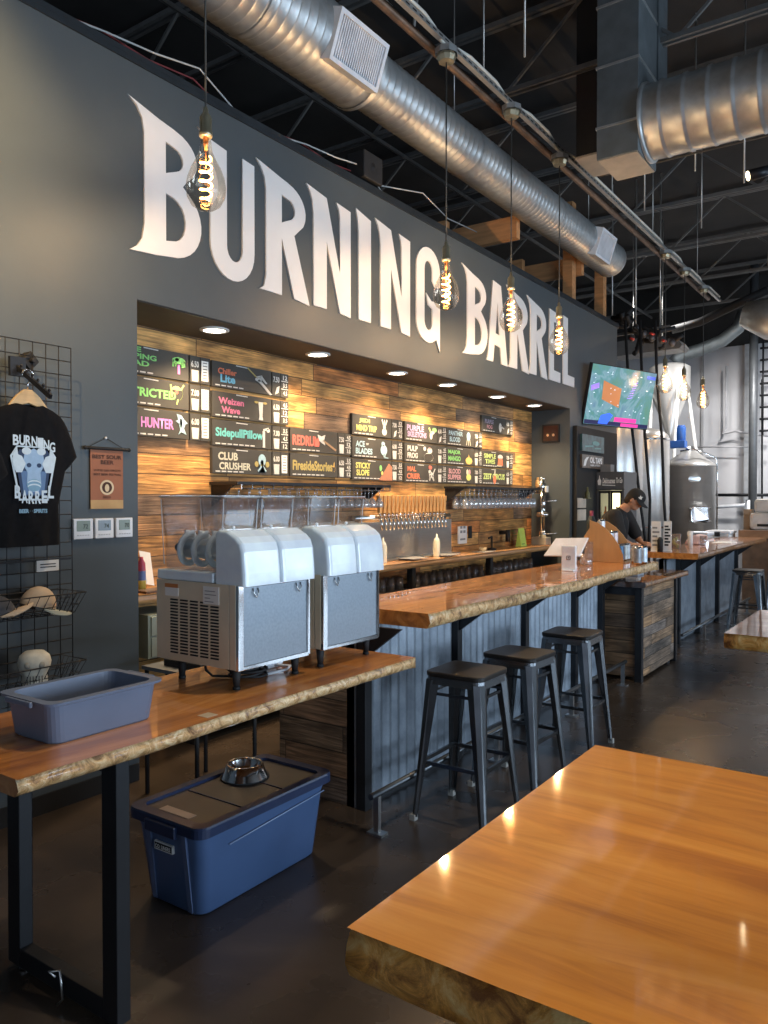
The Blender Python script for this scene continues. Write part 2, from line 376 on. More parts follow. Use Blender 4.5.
st(MB().box(-9, 7.2, -5.2, 19.2, -.1, 0).build('floor', floor_mat()))
st(MB().box(-9, 7.2, -5.2, 19.2, 6.6, 6.7).build('ceiling', ceil_m))
WX = -3.8; Y0 = 2.915; Y1 = 9.59; ZO = 2.815; ZT = 4.22; YE = 11.41
st(MB().box(-4.45, WX, -5.0, Y0, 0, ZT).box(-4.45, WX, Y0, Y1, ZO, ZT).box(-4.45, WX, Y1, YE, 0, ZT).build('wall_left', wall_paint))
st(MB().box(-4.45, -4.33, Y0, Y1, 0, ZO).build('wall_back_bar', plank_m))
st(MB().box(-4.33, WX - .012, Y0 + .002, Y1 - .002, ZO - .006, ZO - .001).build('trim_1', soffit_m))
st(MB().box(-4.46, WX + .016, -5.0, YE + .02, ZT - .02, ZT + .01).box(WX + .001, WX + .014, -5.0, YE, ZT - .05, ZT - .02, 0).build('trim_2', pm('blue_black_trim', (.035,.045,.055), .35, .4)))
st(MB().box(WX + .001, WX + .012, -5.0, Y0 - .01, 0, .10).build('baseboard_left', blackm))
# far wall of the brew house, painted black above
st(MB().box(-9, 7.2, 19, 19.2, 0, 5.1).box(-9, 7.2, 18.99, 19.2, 5.1, 6.6, 1).build('wall_far', [wall_far_m, ceil_m]))
st(MB().box(-9.2, -9, -5.2, 19.2, 0, 6.6).build('wall_back_of_house', ceil_m))
wr = MB()                                                   # window wall on the right, two storefront openings
plaster = pm('grey_wall', (.22,.22,.22), .7)
wr.box(7.0, 7.2, -5.2, 19.2, 3.1, 6.6).box(7.0, 7.2, -5.2, 19.2, 0, .6).box(7.0, 7.2, -5.2, -.6, .6, 3.1).box(7.0, 7.2, 6.6, 9.4, .6, 3.1).box(7.0, 7.2, 14.6, 19.2, .6, 3.1)
st(wr.build('wall_right', plaster))
for i, (a, b_) in enumerate(((-.6, 6.6), (9.4, 14.6))):
    w = MB().box(7.05, 7.12, a, b_, .6, .66).box(7.05, 7.12, a, b_, 3.04, 3.1)
    n = 4 if i == 0 else 3
    for k in range(n + 1):
        y = a + (b_ - a - .06) * k / n; w.box(7.05, 7.12, y, y + .06, .6, 3.1)
    st(w.build('window_%d' % (i + 1), black))
wb = MB().box(-3.8, 7.2, -5.2, -5.0, 3.0, 6.6).box(-3.8, -1.5, -5.2, -5.0, 0, 3.0).box(4.5, 7.2, -5.2, -5.0, 0, 3.0)
st(wb.build('wall_behind', plaster))
st(MB().box(-1.5, 4.5, -5.15, -5.08, 2.94, 3.0).box(-1.5, -1.44, -5.15, -5.08, 0, 3).box(1.47, 1.53, -5.15, -5.08, 0, 3).box(4.44, 4.5, -5.15, -5.08, 0, 3).build('door_1', black))

# ------------------------------------------------------------------ roof steel and services
ys = [1.1, 3.2, 5.25, 7.32, 9.35, 11.4, 13.45, 15.5, 17.6]
ordn = ['first', 'second', 'third', 'fourth', 'fifth', 'sixth', 'seventh', 'eighth', 'ninth', 'tenth', 'eleventh', 'twelfth', 'thirteenth', 'fourteenth', 'fifteenth', 'sixteenth', 'seventeenth', 'eighteenth', 'nineteenth', 'twentieth', 'twenty-first', 'twenty-second', 'twenty-third', 'twenty-fourth']
for i, y in enumerate(ys):
    zb, zt = 5.80, 6.52
    r = thing('roof_joist', (0, y, 5.8), 'dark open-web steel roof joist, %s in line counted from the near end of the ceiling' % ordn[i], 'joist', 'open-web joists under the black roof')
    bc = MB()
    for dy in (-.035, .035): bc.bar((-8.9, y + dy, zb), (6.9, y + dy, zb), .03, .045)
    bc.build('bottom_chord', joist_m, r)
    tcd = MB()
    for dy in (-.035, .035): tcd.bar((-8.9, y + dy, zt), (6.9, y + dy, zt), .04, .05)
    tcd.build('top_chord', joist_m, r)
    wb_ = MB(); x = -8.7; k = 0
    while x < 6.6:
        wb_.bar((x, y, zb if k % 2 == 0 else zt), (x + .85, y, zt if k % 2 == 0 else zb), .028); x += .85; k += 1
    wb_.build('web', joist_m, r)
for i, (x, y0, y1) in enumerate(((-5.2, 0, 18), (-.6, 2, 18), (1.6, 1, 18))):
    tag(MB().bar((x, y0, 5.75), (x, y1, 5.75), .025, .04).build('bridging_bar', joist_m), ['steel bridging bar under the joists beyond the lettered wall', 'steel bridging bar under the joists right of the duct column', 'steel bridging bar under the joists at the far right'][i], 'steel bar')

def spiral(mb, a, b, r, pitch=.085, n=32, rib=.0035, axis='y', other=(0, 0)):
    """round duct skin with raised spiral seams along one axis from a to b"""
    t = a; prof = []
    while t < b - pitch:
        prof += [(r, t), (r, t + pitch*.72), (r + rib, t + pitch*.80), (r + rib, t + pitch*.88), (r, t + pitch*.96)]; t += pitch
    prof += [(r, b), (0.001, b)]
    c = (other[0], 0, other[1]) if axis == 'y' else (0, other[0], other[1])
    mb.lathe(c, prof, n, 0, axis); return mb
DX, DZ = -3.68, 4.97
d = thing('spiral_duct', (DX, 5, DZ), 'long round galvanised spiral duct running above the lettered wall to an open end', 'duct')
spiral(MB(), -1.0, 4.86, .285, other=(DX, DZ)).build('wide_section', galv, d)
spiral(MB(), 4.86, 10.75, .222, other=(DX, DZ)).build('narrow_section', galv, d)
for y in (1.9, 3.7, 4.87, 6.6, 8.6, 10.72): MB().lathe((DX, 0, DZ), [(.292 if y < 4.9 else .228, y - .02), (.294 if y < 4.9 else .230, y + .02)], 28, 0, 'y').build('joint_collar', galv, d)
def register(y0, y1, ang, parent, dark):
    """supply grille strapped to the duct, facing the bar side"""
    M = Matrix.Translation((DX, (y0+y1)/2, DZ)) @ Matrix.Rotation(ang, 4, 'Y'); L = (y1 - y0)/2; h = .17; R0 = .285 if dark else .225
    f = MB()
    for (a0, a1, b0, b1) in ((-L, L, -h, -h+.03), (-L, L, h-.03, h), (-L, -L+.03, -h+.03, h-.03), (L-.03, L, -h+.03, h-.03)): f.box(.13, R0 + .035, a0, a1, b0, b1)
    fo = f.xf(M).build('grille_frame', white, parent)
    s = MB(); n = 22
    for k in range(n):
        yy = -L + .04 + (2*L - .08) * k / (n - 1); s.box(R0 + .0, R0 + .02, yy - .006, yy + .006, -h + .03, h - .03)
    for k in range(7):
        zz = -h + .05 + (2*h - .1) * k / 6; s.box(R0 - .01, R0, -L + .03, L - .03, zz - .004, zz + .004)
    s.xf(M).build('louvre', white, fo)
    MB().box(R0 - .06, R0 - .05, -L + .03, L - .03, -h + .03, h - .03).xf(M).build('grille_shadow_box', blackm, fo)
register(4.25, 4.82, math.radians(20), d, True)
register(9.62, 10.15, math.radians(18), d, False)
for y in (2.5, 6.4, 9.9):
    MB().cyl((DX, y, DZ + .2), (DX, y, 6.6), .006, 6).build('hanger_rod', conduit_m, d)

# square riser and the round duct that leaves it
rd = thing('duct_riser', (-2.23, 6.94, 4.6), 'square dull galvanised duct dropping from the roof with a closed end', 'duct')
m_ = MB().box(-2.41, -2.05, 6.67, 7.20, 4.6, 6.6)
m_.build('riser_box', darkgalv, rd, .004)
MB().box(-2.40, -2.06, 6.68, 7.19, 4.592, 4.599).build('end_plate', pm('tan_galvanised', (.45,.41,.35), .45, .5), rd)
s = MB()
for z in (4.86, 5.38, 5.9): s.box(-2.418, -2.042, 6.662, 7.208, z, z + .02)
s.build('seam_flange', galv, rd)
MB().box(-2.10, -2.04, 7.215, 7.5, 4.95, 6.6).build('side_riser', darkgalv, rd)
sd = thing('spiral_duct', (-2.05, 6.93, 4.92), 'fat round galvanised spiral duct leaving the square riser towards the right', 'duct')
spiral(MB(), -2.045, 6.9, .305, .19, 32, .010, 'x', (6.93, 4.92)).build('duct_skin', galv, sd)
MB().lathe((0, 6.93, 4.92), [(.33, -2.045), (.33, -2.02), (.306, -2.015)], 32, 0, 'x').build('collar', galv, sd)
b2 = thing('duct_riser', (-2.9, 7.9, 5.0), 'black boxy duct hanging behind the square riser', 'duct')
MB().box(-2.86, -2.50, 7.35, 7.85, 4.98, 6.6).build('riser_box', blackm, b2)
MB().box(-2.87, -2.49, 7.34, 7.86, 4.96, 4.979).build('end_plate', pm('tan_galvanised', (.45,.41,.35), .45, .5), b2)
# far ducts at the right edge
f1 = thing('spiral_duct', at(768, 248, 'y', 12.5), 'pale round duct end at the right edge below the roof', 'duct')
p = at(776, 258, 'y', 12.5); MB().cone(p, p + Vector((1.4, .9, .15)), .28, .28, 24).build('duct_skin', galv, f1)
f2 = thing('spiral_duct', at(770, 322, 'y', 14), 'dull grey round duct elbow low at the right edge', 'duct')
p = at(757, 320, 'y', 14)
MB().tube([p + Vector((-.2, 0, .12)), p + Vector((.2, 0, .0)), p + Vector((.7, 0, -.12)), p + Vector((1.6, 0, -.15))], [.2, .34, .38, .38], 20).build('duct_skin', galv, f2)
f3 = thing('flexible_duct', at(700, 360, 'y', 17), 'grey flexible extract pipe bending down to the silver hopper', 'duct')
pts = [at(x, y, 'y', 17) for x, y in ((744, 312), (738, 328), (722, 341), (700, 350), (686, 354), (677, 358), (674, 362))]
MB().tube(pts, .13, 14).build('pipe_skin', darkgalv, f3)
MB().tube([at(x, y, 'y', 14.2) for x, y in ((768, 290), (735, 305), (700, 322), (672, 330))], .07, 10).build('black_branch', blackm, f3)

# strut channel over the bar with the pendant lamps
PX, SZ = -3.03, 5.08
s = thing('strut_channel', (PX, 8, SZ), 'slotted steel channel with white conduit carrying the pendant lamps', 'channel')
MB().box(PX - .02, PX + .02, .5, 14.5, SZ, SZ + .04).build('channel', conduit_m, s)
sl = MB(); y = .6
while y < 9.6: sl.box(PX + .0205, PX + .0215, y, y + .05, SZ + .014, SZ + .026); y += .09
sl.build('slot_row', blackm, s)
tag(MB().cyl((PX - .14, .3, SZ + .03), (PX - .14, 14.3, SZ + .03), .035, 12).build('service_pipe', rust), 'brown painted pipe running beside the slotted lamp channel', 'pipe')
tag(MB().cyl((PX - .36, .3, SZ + .25), (PX - .36, 12.5, SZ + .25), .013, 8).build('conduit', conduit_m), 'thin grey conduit nearest the round duct, parallel to the lamp channel', 'conduit')
tag(MB().tube([(PX - .25, .3, SZ + .2), (PX - .25, 4.6, SZ + .2), (PX - .23, 4.9, SZ + .15), (PX - .2, 5.0, SZ + .12), (PX - .16, 5.0, SZ + .4)], .013, 8).build('conduit', conduit_m), 'thin grey conduit that turns up beside the nearest canopy in view', 'conduit')
PY = [2.75, 5.15, 6.27, 7.35, 11.13, 12.14, 13.33]
cd = []
for i in range(len(PY)):
    y = PY[i]; cd += [(PX + .02, y - .34, SZ + .06), (PX, y - .17, SZ + .05), (PX, y - .07, SZ + .0), (PX, y + .07, SZ + .0), (PX, y + .17, SZ + .05), (PX + .02, y + .34, SZ + .06)]
MB().tube([(PX + .02, .5, SZ + .06)] + cd + [(PX + .02, 14.4, SZ + .06)], .014, 8).build('conduit', pm('white_conduit', (.66,.65,.58), .5), s)
for i, y in enumerate((1.6, 5.75, 8.9, 10.5, 12.9)): MB().cyl((PX, y, SZ + .04), (PX, y, 6.6), .007, 6).build('hanger_rod', conduit_m, s)
for i, (x, y) in enumerate(((-2.2, 4.9), (-2.55, 5.5), (-2.75, 9.2), (-2.0, 8.4), (-2.35, 10.2), (-1.5, 8.2), (-1.3, 10.6))):
    tag(MB().cyl((x, y, 5.0 if i < 5 else 4.7), (x, y, 6.6), .008, 6).build('hanger_rod', conduit_m), ['thin steel rod hanging left of the duct riser, nearest of them', 'thin steel rod hanging just past the nearest lone rod', 'thin steel rod hanging beyond the black duct', 'thin steel rod hanging below the square riser corner', 'thin steel rod hanging close to the far lamps', 'thin steel rod hanging under the fat round duct', 'thin steel rod hanging under the roof at the far right'][i], 'rod')

# ------------------------------------------------------------------ pendant lamps
bulb_glass = clear('amber_bulb_glass', (1.0, .94, .86), .10, .01)
fil_m = glow('filament', (1.0, .45, .11), 15)
brass = pm('aged_brass', (.42,.37,.25), .35, .75)
def pendant():
    r = thing('pendant_lamp', (0, 0, 3.3), None, None)
    MB().cyl((0, 0, 3.60), (0, 0, SZ - .03), .0055, 6).build('cord', pm('lamp_cord', (.05,.05,.045), .6), r)
    MB().lathe((0, 0, 0), [(.001, SZ - .10), (.06, SZ - .095), (.075, SZ - .06), (.075, SZ - .045)], 10, 0, smooth=False).build('canopy', brass, r)
    MB().lathe((0, 0, 0), [(.088, SZ - .045), (.088, SZ + .0), (.001, SZ + .0)], 8, 0, smooth=False).build('junction_box', galv, r)
    MB().lathe((0, 0, 0), [(.005, 3.64), (.012, 3.63), (.014, 3.605), (.026, 3.595), (.031, 3.58), (.029, 3.515), (.034, 3.51), (.034, 3.49), (.026, 3.485), (.001, 3.485)], 16).build('socket', brass, r)
    g = MB().lathe((0, 0, 0), [(.022, 3.49), (.027, 3.47), (.030, 3.43), (.034, 3.41), (.050, 3.375), (.074, 3.33), (.093, 3.28), (.101, 3.235), (.096, 3.185), (.074, 3.145), (.040, 3.122), (.001, 3.115)], 28).build('glass_bulb', bulb_glass, r)
    pts = []
    for k in range(110):
        t = k / 109; a = t * 2*PI*5.0; rr = .026 + .005*math.sin(t*PI)
        pts.append((rr*math.cos(a), rr*math.sin(a), 3.385 - .225*t))
    MB().tube(pts, .0046, 6).build('filament', fil_m, r)
    MB().cyl((0, 0, 3.485), (0, 0, 3.33), .003, 6).cone((0, 0, 3.485), (0, 0, 3.42), .016, .007, 10).build('glass_stem', pm('warm_copper', (.7,.3,.12), .3, .6), r)
    return r
plab = ['nearest pendant lamp with amber bulb in front of the letter U', 'pendant lamp with amber bulb hanging by the letter G', 'pendant lamp with amber bulb before the middle of the second lettered word', 'pendant lamp with amber bulb before the last letters of the sign', 'pendant lamp with amber bulb right beside the television', 'pendant lamp with amber bulb, middle of the three by the pale far wall', 'pendant lamp with amber bulb, farthest one by the pale far wall']
p0 = pendant()
for i, y in enumerate(PY):
    o = p0 if i == 0 else copy_tree(p0)
    o.location = (PX, y, 3.3 - (.04 if i == 3 else .03 if i in (1,) else 0)); tag(o, plab[i], 'lamp', 'amber pendant lamps over the bar')
    point('bulb_light', (PX, y, 3.22), 19 if i in (1, 2, 3) else 13 if i == 0 else 8, (1.0, .70, .40), .006)

# timber framing beyond the lettered wall
for i, (a, b_, w, h, lab) in enumerate((
    ((-4.6, 7.85, 4.72), (-4.6 - 2.2, 7.85, 4.72), .09, .28, 'wide timber beam beyond the lettered wall, nearer of the two'),
    ((-4.6, 9.9, 4.80), (-4.6 - 2.6, 9.9, 4.80), .09, .26, 'timber beam beyond the lettered wall, farther of the two'))):
    tag(MB().bar(a, b_, w, h).build('timber_beam', timber), lab, 'beam')
tag(MB().box(-4.95, -3.85, 8.1, 8.19, 4.60, 4.85).build('timber_beam', timber), 'short timber beam crossing under the round duct', 'beam')
tag(MB().box(-4.95, -3.85, 10.1, 10.19, 4.66, 4.9).build('timber_beam', timber), 'short timber beam just past the first one under the round duct', 'beam')
tag(MB().box(-4.05, -3.92, 9.95, 10.08, ZT + .05, 5.6).build('timber_post', timber), 'timber post standing on the lettered wall behind the duct', 'post')
tag(MB().box(-4.05, -3.92, 11.15, 11.28, ZT + .05, 5.6).build('timber_post', timber), 'timber post standing at the far end of the lettered wall under the duct end', 'post')
# small speaker and loose cables on top of the wall
sp = thing('wall_speaker', (WX - .05, 5.2, ZT + .05), 'small black loudspeaker perched on top of the lettered wall', 'speaker')
MB().box(WX - .16, WX + .02, 5.12, 5.38, ZT + .05, ZT + .27).build('cabinet', blackm, sp, .01)
MB().lathe((0, 5.25, ZT + .16), [(.07, WX + .021), (.05, WX + .015), (.02, WX + .028), (.001, WX + .03)], 16, 0, 'x').build('driver_cone', black, sp)
for i, (col, off, lab) in enumerate((((.5,.5,.48), 0, 'pale cable lying along the top of the lettered wall'), ((.22,.03,.03), .06, 'dark red cable lying along the top of the lettered wall'))):
    pts = [(WX - .06 - off, 1.0 + k*.35, ZT + .07 + .05*math.sin(k*1.3 + i) + (.10 if k % 5 == 2 else 0)) for k in range(14)]
    tag(MB().tube(pts, .006, 6).build('loose_cable', pm('cable_%d' % i, col, .6)), lab, 'cable')
tag(MB().tube([(WX - .1, 5.4, ZT + .1), (WX - .1, 6.2, ZT + .28), (-4.1, 7.0, ZT + .32), (-4.3, 8.0, ZT + .5)], .006, 6).build('loose_cable', pm('cable_0', (.5,.5,.48), .6)), 'pale cable sagging from the small speaker towards the beams', 'cable')
tl = thing('track_spotlight', at(746, 176, 'y', 8.4), 'black track spotlight glowing at the right under the roof', 'spotlight')
a = at(748, 176, 'y', 8.4); b_ = a + Vector((.22, .12, .06))
MB().cone(b_, a, .05, .055, 16).cyl(b_, b_ + Vector((0, 0, .3)), .01, 6).build('lamp_head', black, tl)
MB().cone(a, a + (a - b_).normalized()*.003, .045, .045, 16).build('lens', glow('spot_lens', (1, .8, .5), 8), tl)
MB().cyl((-3.0, 8.4, a.z + .35), (3.0, 8.4, a.z + .35), .012, 8).build('track', joist_m, tl)
# ------------------------------------------------------------------ the big lettering on the wall
LB, LT = 3.10, 3.955          # foot and head of the letters
def stretch(outl, y0, y1): return [[(y0 + (y1 - y0)*u, LB + (LT - LB)*v) for u, v in o] for o in outl]
def serif(x0, y, dx, up, n=5):
    """flared corner: a sharp tip thrown to the left of a stem"""
    return [(x0 - dx*(1 - (k/n))**2, y + up*(k/n)) for k in range(n+1)]
def G_B():
    o = [(-.26, 1.02)] + [(.24, .955)] + [(.5, .93)] + arc(.42, .745, .50, .185, 62, -30, 8)
    o += [(.74, .60), (.66, .55)] + arc(.46, .29, .54, .265, 52, -88, 12) + [(.2, .005), (-.24, -.012)]
    o += [(-.12, .03), (-.04, .09), (0, .2), (0, .82), (-.03, .91), (-.12, .98)]
    h1 = [(.36, .82), (.5, .805)] + arc(.48, .72, .19, .085, 60, -70, 6) + [(.36, .60)]
    h2 = [(.36, .46), (.5, .445)] + arc(.48, .29, .23, .15, 65, -75, 7) + [(.36, .125)]
    return [o, h1, h2]
def G_U():
    return [[(-.26, 1.04), (-.1, 1.0), (.36, .965), (.36, .26)] + arc(.54, .25, .18, .11, 180, 360, 10) + [(.72, .965), (1.0, .95), (1.0, .26)] + arc(.5, .25, .5, .26, 0, -180, 14) + [(0, .82), (-.03, .92), (-.12, 1.0)]]
def G_R():
    o = [(-.22, 1.03), (.3, .97), (.5, .95)] + arc(.42, .735, .52, .215, 66, -28, 9) + [(.72, .56), (.66, .53), (1.04, -.02), (.66, .0), (.36, .47), (.36, 0), (-.14, 0), (-.05, .03), (0, .12), (0, .82), (-.03, .91), (-.11, .98)]
    h = [(.36, .83), (.5, .815)] + arc(.48, .73, .2, .09, 60, -75, 7) + [(.36, .60)]
    return [o, h]
def G_N():
    return [[(-.18, 1.03), (.34, .985), (.70, .36), (.70, .86), (.68, .93), (.60, .99), (1.0, .965), (1.0, -.015), (.70, 0), (.34, .60), (.34, 0), (0, 0), (0, .80), (-.03, .91), (-.09, .98)]]
def G_I():
    return [[(-.22, 1.03), (1.0, .975), (1.0, 0), (0, 0), (0, .82), (-.05, .92), (-.12, .98)]]
def G_G():
    o = [(1.0, .62), (1.0, .76)] + arc(.5, .76, .5, .24, 0, 180, 14) + [(0, .22)] + arc(.5, .20, .5, .215, 180, 290, 10) + [(.84, .04), (1.0, -.09), (1.0, .44), (.62, .44), (.40, .51), (.50, .39), (.67, .36), (.67, .22)]
    o += arc(.5, .22, .17, .10, -10, -170, 8) + [(.33, .22), (.33, .74)] + arc(.5, .76, .17, .10, 180, 0, 8) + [(.67, .66), (.80, .60)]
    return [o]
def G_A():
    return [[(.28, 1.0), (.66, .97), (1.0, -.01), (.70, 0), (.645, .20), (.36, .22), (.30, 0), (0, 0), (.04, .04), (.08, .12)], [(.41, .36), (.60, .35), (.505, .76)]]
def G_E():
    return [[(0, 1.0), (1.0, .965), (1.0, .82), (.40, .84), (.40, .58), (.82, .575), (.82, .43), (.40, .435), (.40, .15), (1.0, .14), (1.0, -.005), (0, 0)]]
def G_L():
    return [[(0, 1.0), (.40, .985), (.40, .15), (1.0, .14), (1.0, -.005), (0, 0)]]
glyph = dict(B=G_B, U=G_U, R=G_R, N=G_N, I=G_I, G=G_G, A=G_A, E=G_E, L=G_L)
seq = [('B', 2.964, 3.399), ('U', 3.475, 3.872), ('R', 3.986, 4.43), ('N', 4.495, 4.949), ('I', 5.055, 5.223), ('N', 5.361, 5.813), ('G', 5.919, 6.327), ('B', 6.857, 7.29), ('A', 7.272, 7.761), ('R', 7.835, 8.302), ('R', 8.356, 8.826), ('E', 8.90, 9.242), ('L', 9.33, 9.706)]
llab = ['first letter B', 'letter U', 'letter R of the first word', 'first letter N', 'letter I', 'second letter N', 'letter G', 'letter B that starts the second word', 'letter A', 'first R of the second word', 'second R of the second word', 'letter E', 'letter L that ends the sign']
for (ch, a, b_), lab in zip(seq, llab):
    ob = shape('wall_letter', stretch(glyph[ch](), a, b_), cream, None, Matrix.Translation((WX, 0, 0)) @ WALLM, .006)
    tag(ob, 'tall cream %s on the charcoal wall above the bar' % lab, 'letter', 'big cream letters of the wall sign')

# recessed lights in the soffit
tr_m = pm('white_trim_ring', (.8,.8,.78), .4); dl_m = glow('downlight_lens', (1, .9, .75), 14)
for i, y in enumerate((3.72, 4.82, 5.95, 6.85, 7.97, 8.97)):
    r = thing('recessed_downlight', (-4.02, y, ZO - .006), 'round recessed downlight in the dark soffit, %s from the left' % ordn[i], 'downlight', 'row of soffit downlights')
    MB().lathe((-4.02, y, ZO - .006), [(.10, 0), (.10, -.008), (.075, -.012), (.072, -.002)], 24).build('trim_ring', tr_m, r)
    MB().lathe((-4.02, y, ZO - .012), [(.074, 0), (.001, .0)], 24).build('lens', dl_m, r)
    spot('downlight', (-4.0, y, ZO - .03), (-4.14, y, 0), 106, (1.0, .72, .42), math.radians(125), .07, 1.0)

# ------------------------------------------------------------------ beer boards
chalk = {k: pm('chalk_' + k, tuple(.72*x + .02 for x in c), .85, var=.1, scale=60) for k, c in dict(green=(.30,.80,.22), pink=(.85,.22,.38), magenta=(.80,.28,.72), red=(.80,.16,.12), orange=(.85,.22,.10), blue=(.20,.60,.85), teal=(.18,.68,.66), cream=(.72,.70,.55), gold=(.50,.40,.12), yellow=(.80,.78,.22), sky=(.45,.68,.80), purple=(.52,.35,.60), white=(.75,.75,.72), lime=(.62,.80,.25), rose=(.70,.35,.38), brown=(.50,.20,.11), amber=(.85,.55,.15), wood=(.42,.26,.14), lilac=(.40,.34,.46)).items()}
board_m = pm('chalk_board', (.045,.042,.037), .7, var=.15, scale=5)
BX = -4.33
def pt(pts, s=1, ox=0, oy=0): return [[(ox + x*s, oy + y*s) for x, y in o] for o in pts]
def ell(cx, cy, rx, ry, n=14): return arc(cx, cy, rx, ry, 0, 360 - 360/n, n - 1)
def stick(x0, y0, x1, y1, w):
    d = math.hypot(x1-x0, y1-y0); nx, ny = -(y1-y0)/d*w/2, (x1-x0)/d*w/2
    return [(x0+nx, y0+ny), (x1+nx, y1+ny), (x1-nx, y1-ny), (x0-nx, y0-ny)]
# doodles: lists of (colour, outlines) on a 0..1 square
DOOD = {
 'tree': [('magenta', [stick(.5, .0, .5, .55, .16)]), ('green', [ell(.5, .78, .45, .2), stick(.15, .8, .1, .4, .08), stick(.85, .8, .9, .45, .08), stick(.3, .7, .28, .42, .06), stick(.7, .7, .74, .4, .06)]), ('white', [ell(.38, .82, .14, .1)])],
 'hop': [('lime', [ell(.5, .5, .42, .36), stick(.2, .3, .1, .9, .1), stick(.6, .2, .5, -.05, .08), stick(.8, .7, 1.0, .95, .08)]), ('red', [ell(.5, .55, .12, .1)])],
 'shark': [('sky', [[(.2, .95), (.5, .9), (.72, .7), (.95, .55), (.78, .5), (.68, .3), (.85, .02), (.5, .12), (.3, .0), (.42, .2), (.35, .5), (.12, .62), (.3, .68)]]), ('white', [ell(.48, .55, .09, .22)])],
 'arm': [('gold', [stick(.0, 1.0, .42, .55, .06)]), ('white', [stick(.45, .5, 1.0, -.2, .1), ell(.45, .5, .14, .1), stick(.55, .7, .8, .35, .07), stick(.35, .62, .6, .72, .05)])],
 'glass': [('white', [[(.3, .95), (.72, .95), (.66, .2), (.72, .02), (.32, .02), (.38, .2)]]), ('gold', [ell(.12, .92, .2, .06), ell(.9, .92, .2, .06)])],
 'tap': [('white', [stick(.35, 0, .35, .8, .26), stick(.3, .85, .9, .95, .1), ell(.85, .85, .18, .1)])],
 'crab': [('sky', [ell(.5, .65, .28, .3), stick(.2, .1, .5, .4, .1), stick(.8, .1, .5, .4, .1)]), ('gold', [ell(.1, .45, .14, .14), ell(.9, .45, .14, .14), ell(.5, .5, .12, .16)])],
 'axe': [('wood', [stick(.35, .6, 1.25, .0, .13)]), ('white', [[(.1, .55), (.0, .95), (.25, .85), (.5, .98), (.42, .6), (.5, .3), (.28, .42)]]), ('red', [ell(-.05, .35, .16, .2)])],
 'fire': [('amber', [ell(.5, .35, .25, .3), [(.4, .5), (.62, .95), (.64, .5)]])],
 'rabbit': [('white', [ell(.5, .22, .3, .22), ell(.5, .55, .16, .18), stick(.42, .6, .2, 1.0, .13), stick(.58, .6, .85, 1.0, .13), stick(.52, .6, .52, 1.0, .1)])],
 'polar': [('sky', [ell(.5, .4, .36, .36), ell(.42, .82, .18, .16), stick(.5, .1, .6, -.1, .14), stick(.55, -.1, 1.0, -.12, .07)])],
 'slope': [('brown', [[(-.3, -.02), (.75, 1.0), (1.05, .8), (1.05, -.02)]]), ('green', [ell(-.1, .7, .12, .18)]), ('yellow', [ell(.05, .4, .1, .12)])],
 'girl': [('lime', [stick(.1, .9, .4, .5, .14)]), ('white', [ell(.35, .4, .16, .3), ell(.6, .6, .15, .12)]), ('green', [ell(.75, .78, .25, .16)])],
 'frog': [('white', [ell(.5, .3, .46, .3), ell(.62, .75, .24, .2), ell(.12, .85, .12, .14)]), ('rose', [ell(.6, .9, .12, .07)])],
 'cat': [('white', [ell(.5, .4, .26, .2), ell(.32, .62, .16, .14), stick(.4, .4, .3, .0, .1), stick(.62, .4, .8, .0, .1), stick(.7, .5, .95, .85, .08)]), ('red', [ell(.38, .92, .2, .14)])],
 'jelly': [('sky', [ell(.5, .68, .3, .3)]), ('cream', [stick(.3, .45, .15, .05, .08), stick(.5, .4, .5, .05, .08), stick(.7, .45, .85, .05, .08)])],
 'mango': [('amber', [ell(.5, .36, .42, .34), [(.4, .6), (.46, .98), (.6, .6)]])],
 'bowl': [('yellow', [ell(.5, .3, .36, .28)]), ('cream', [ell(.3, .7, .16, .24)]), ('rose', [ell(.62, .72, .18, .22)])],
 'ghost': [('white', [ell(.4, .45, .22, .4), stick(.5, .6, 1.0, .4, .08)])],
 'dog': [('white', [ell(.5, .8, .36, .2)]), ('orange', [[(.2, .7), (.8, .7), (.9, .1), (.1, .1)]]), ('cream', [stick(.0, .1, .7, .1, .12)])],
 'clown': [('orange', [ell(.5, .3, .3, .34)]), ('cream', [stick(.5, .6, .6, 1.0, .2)])],
}
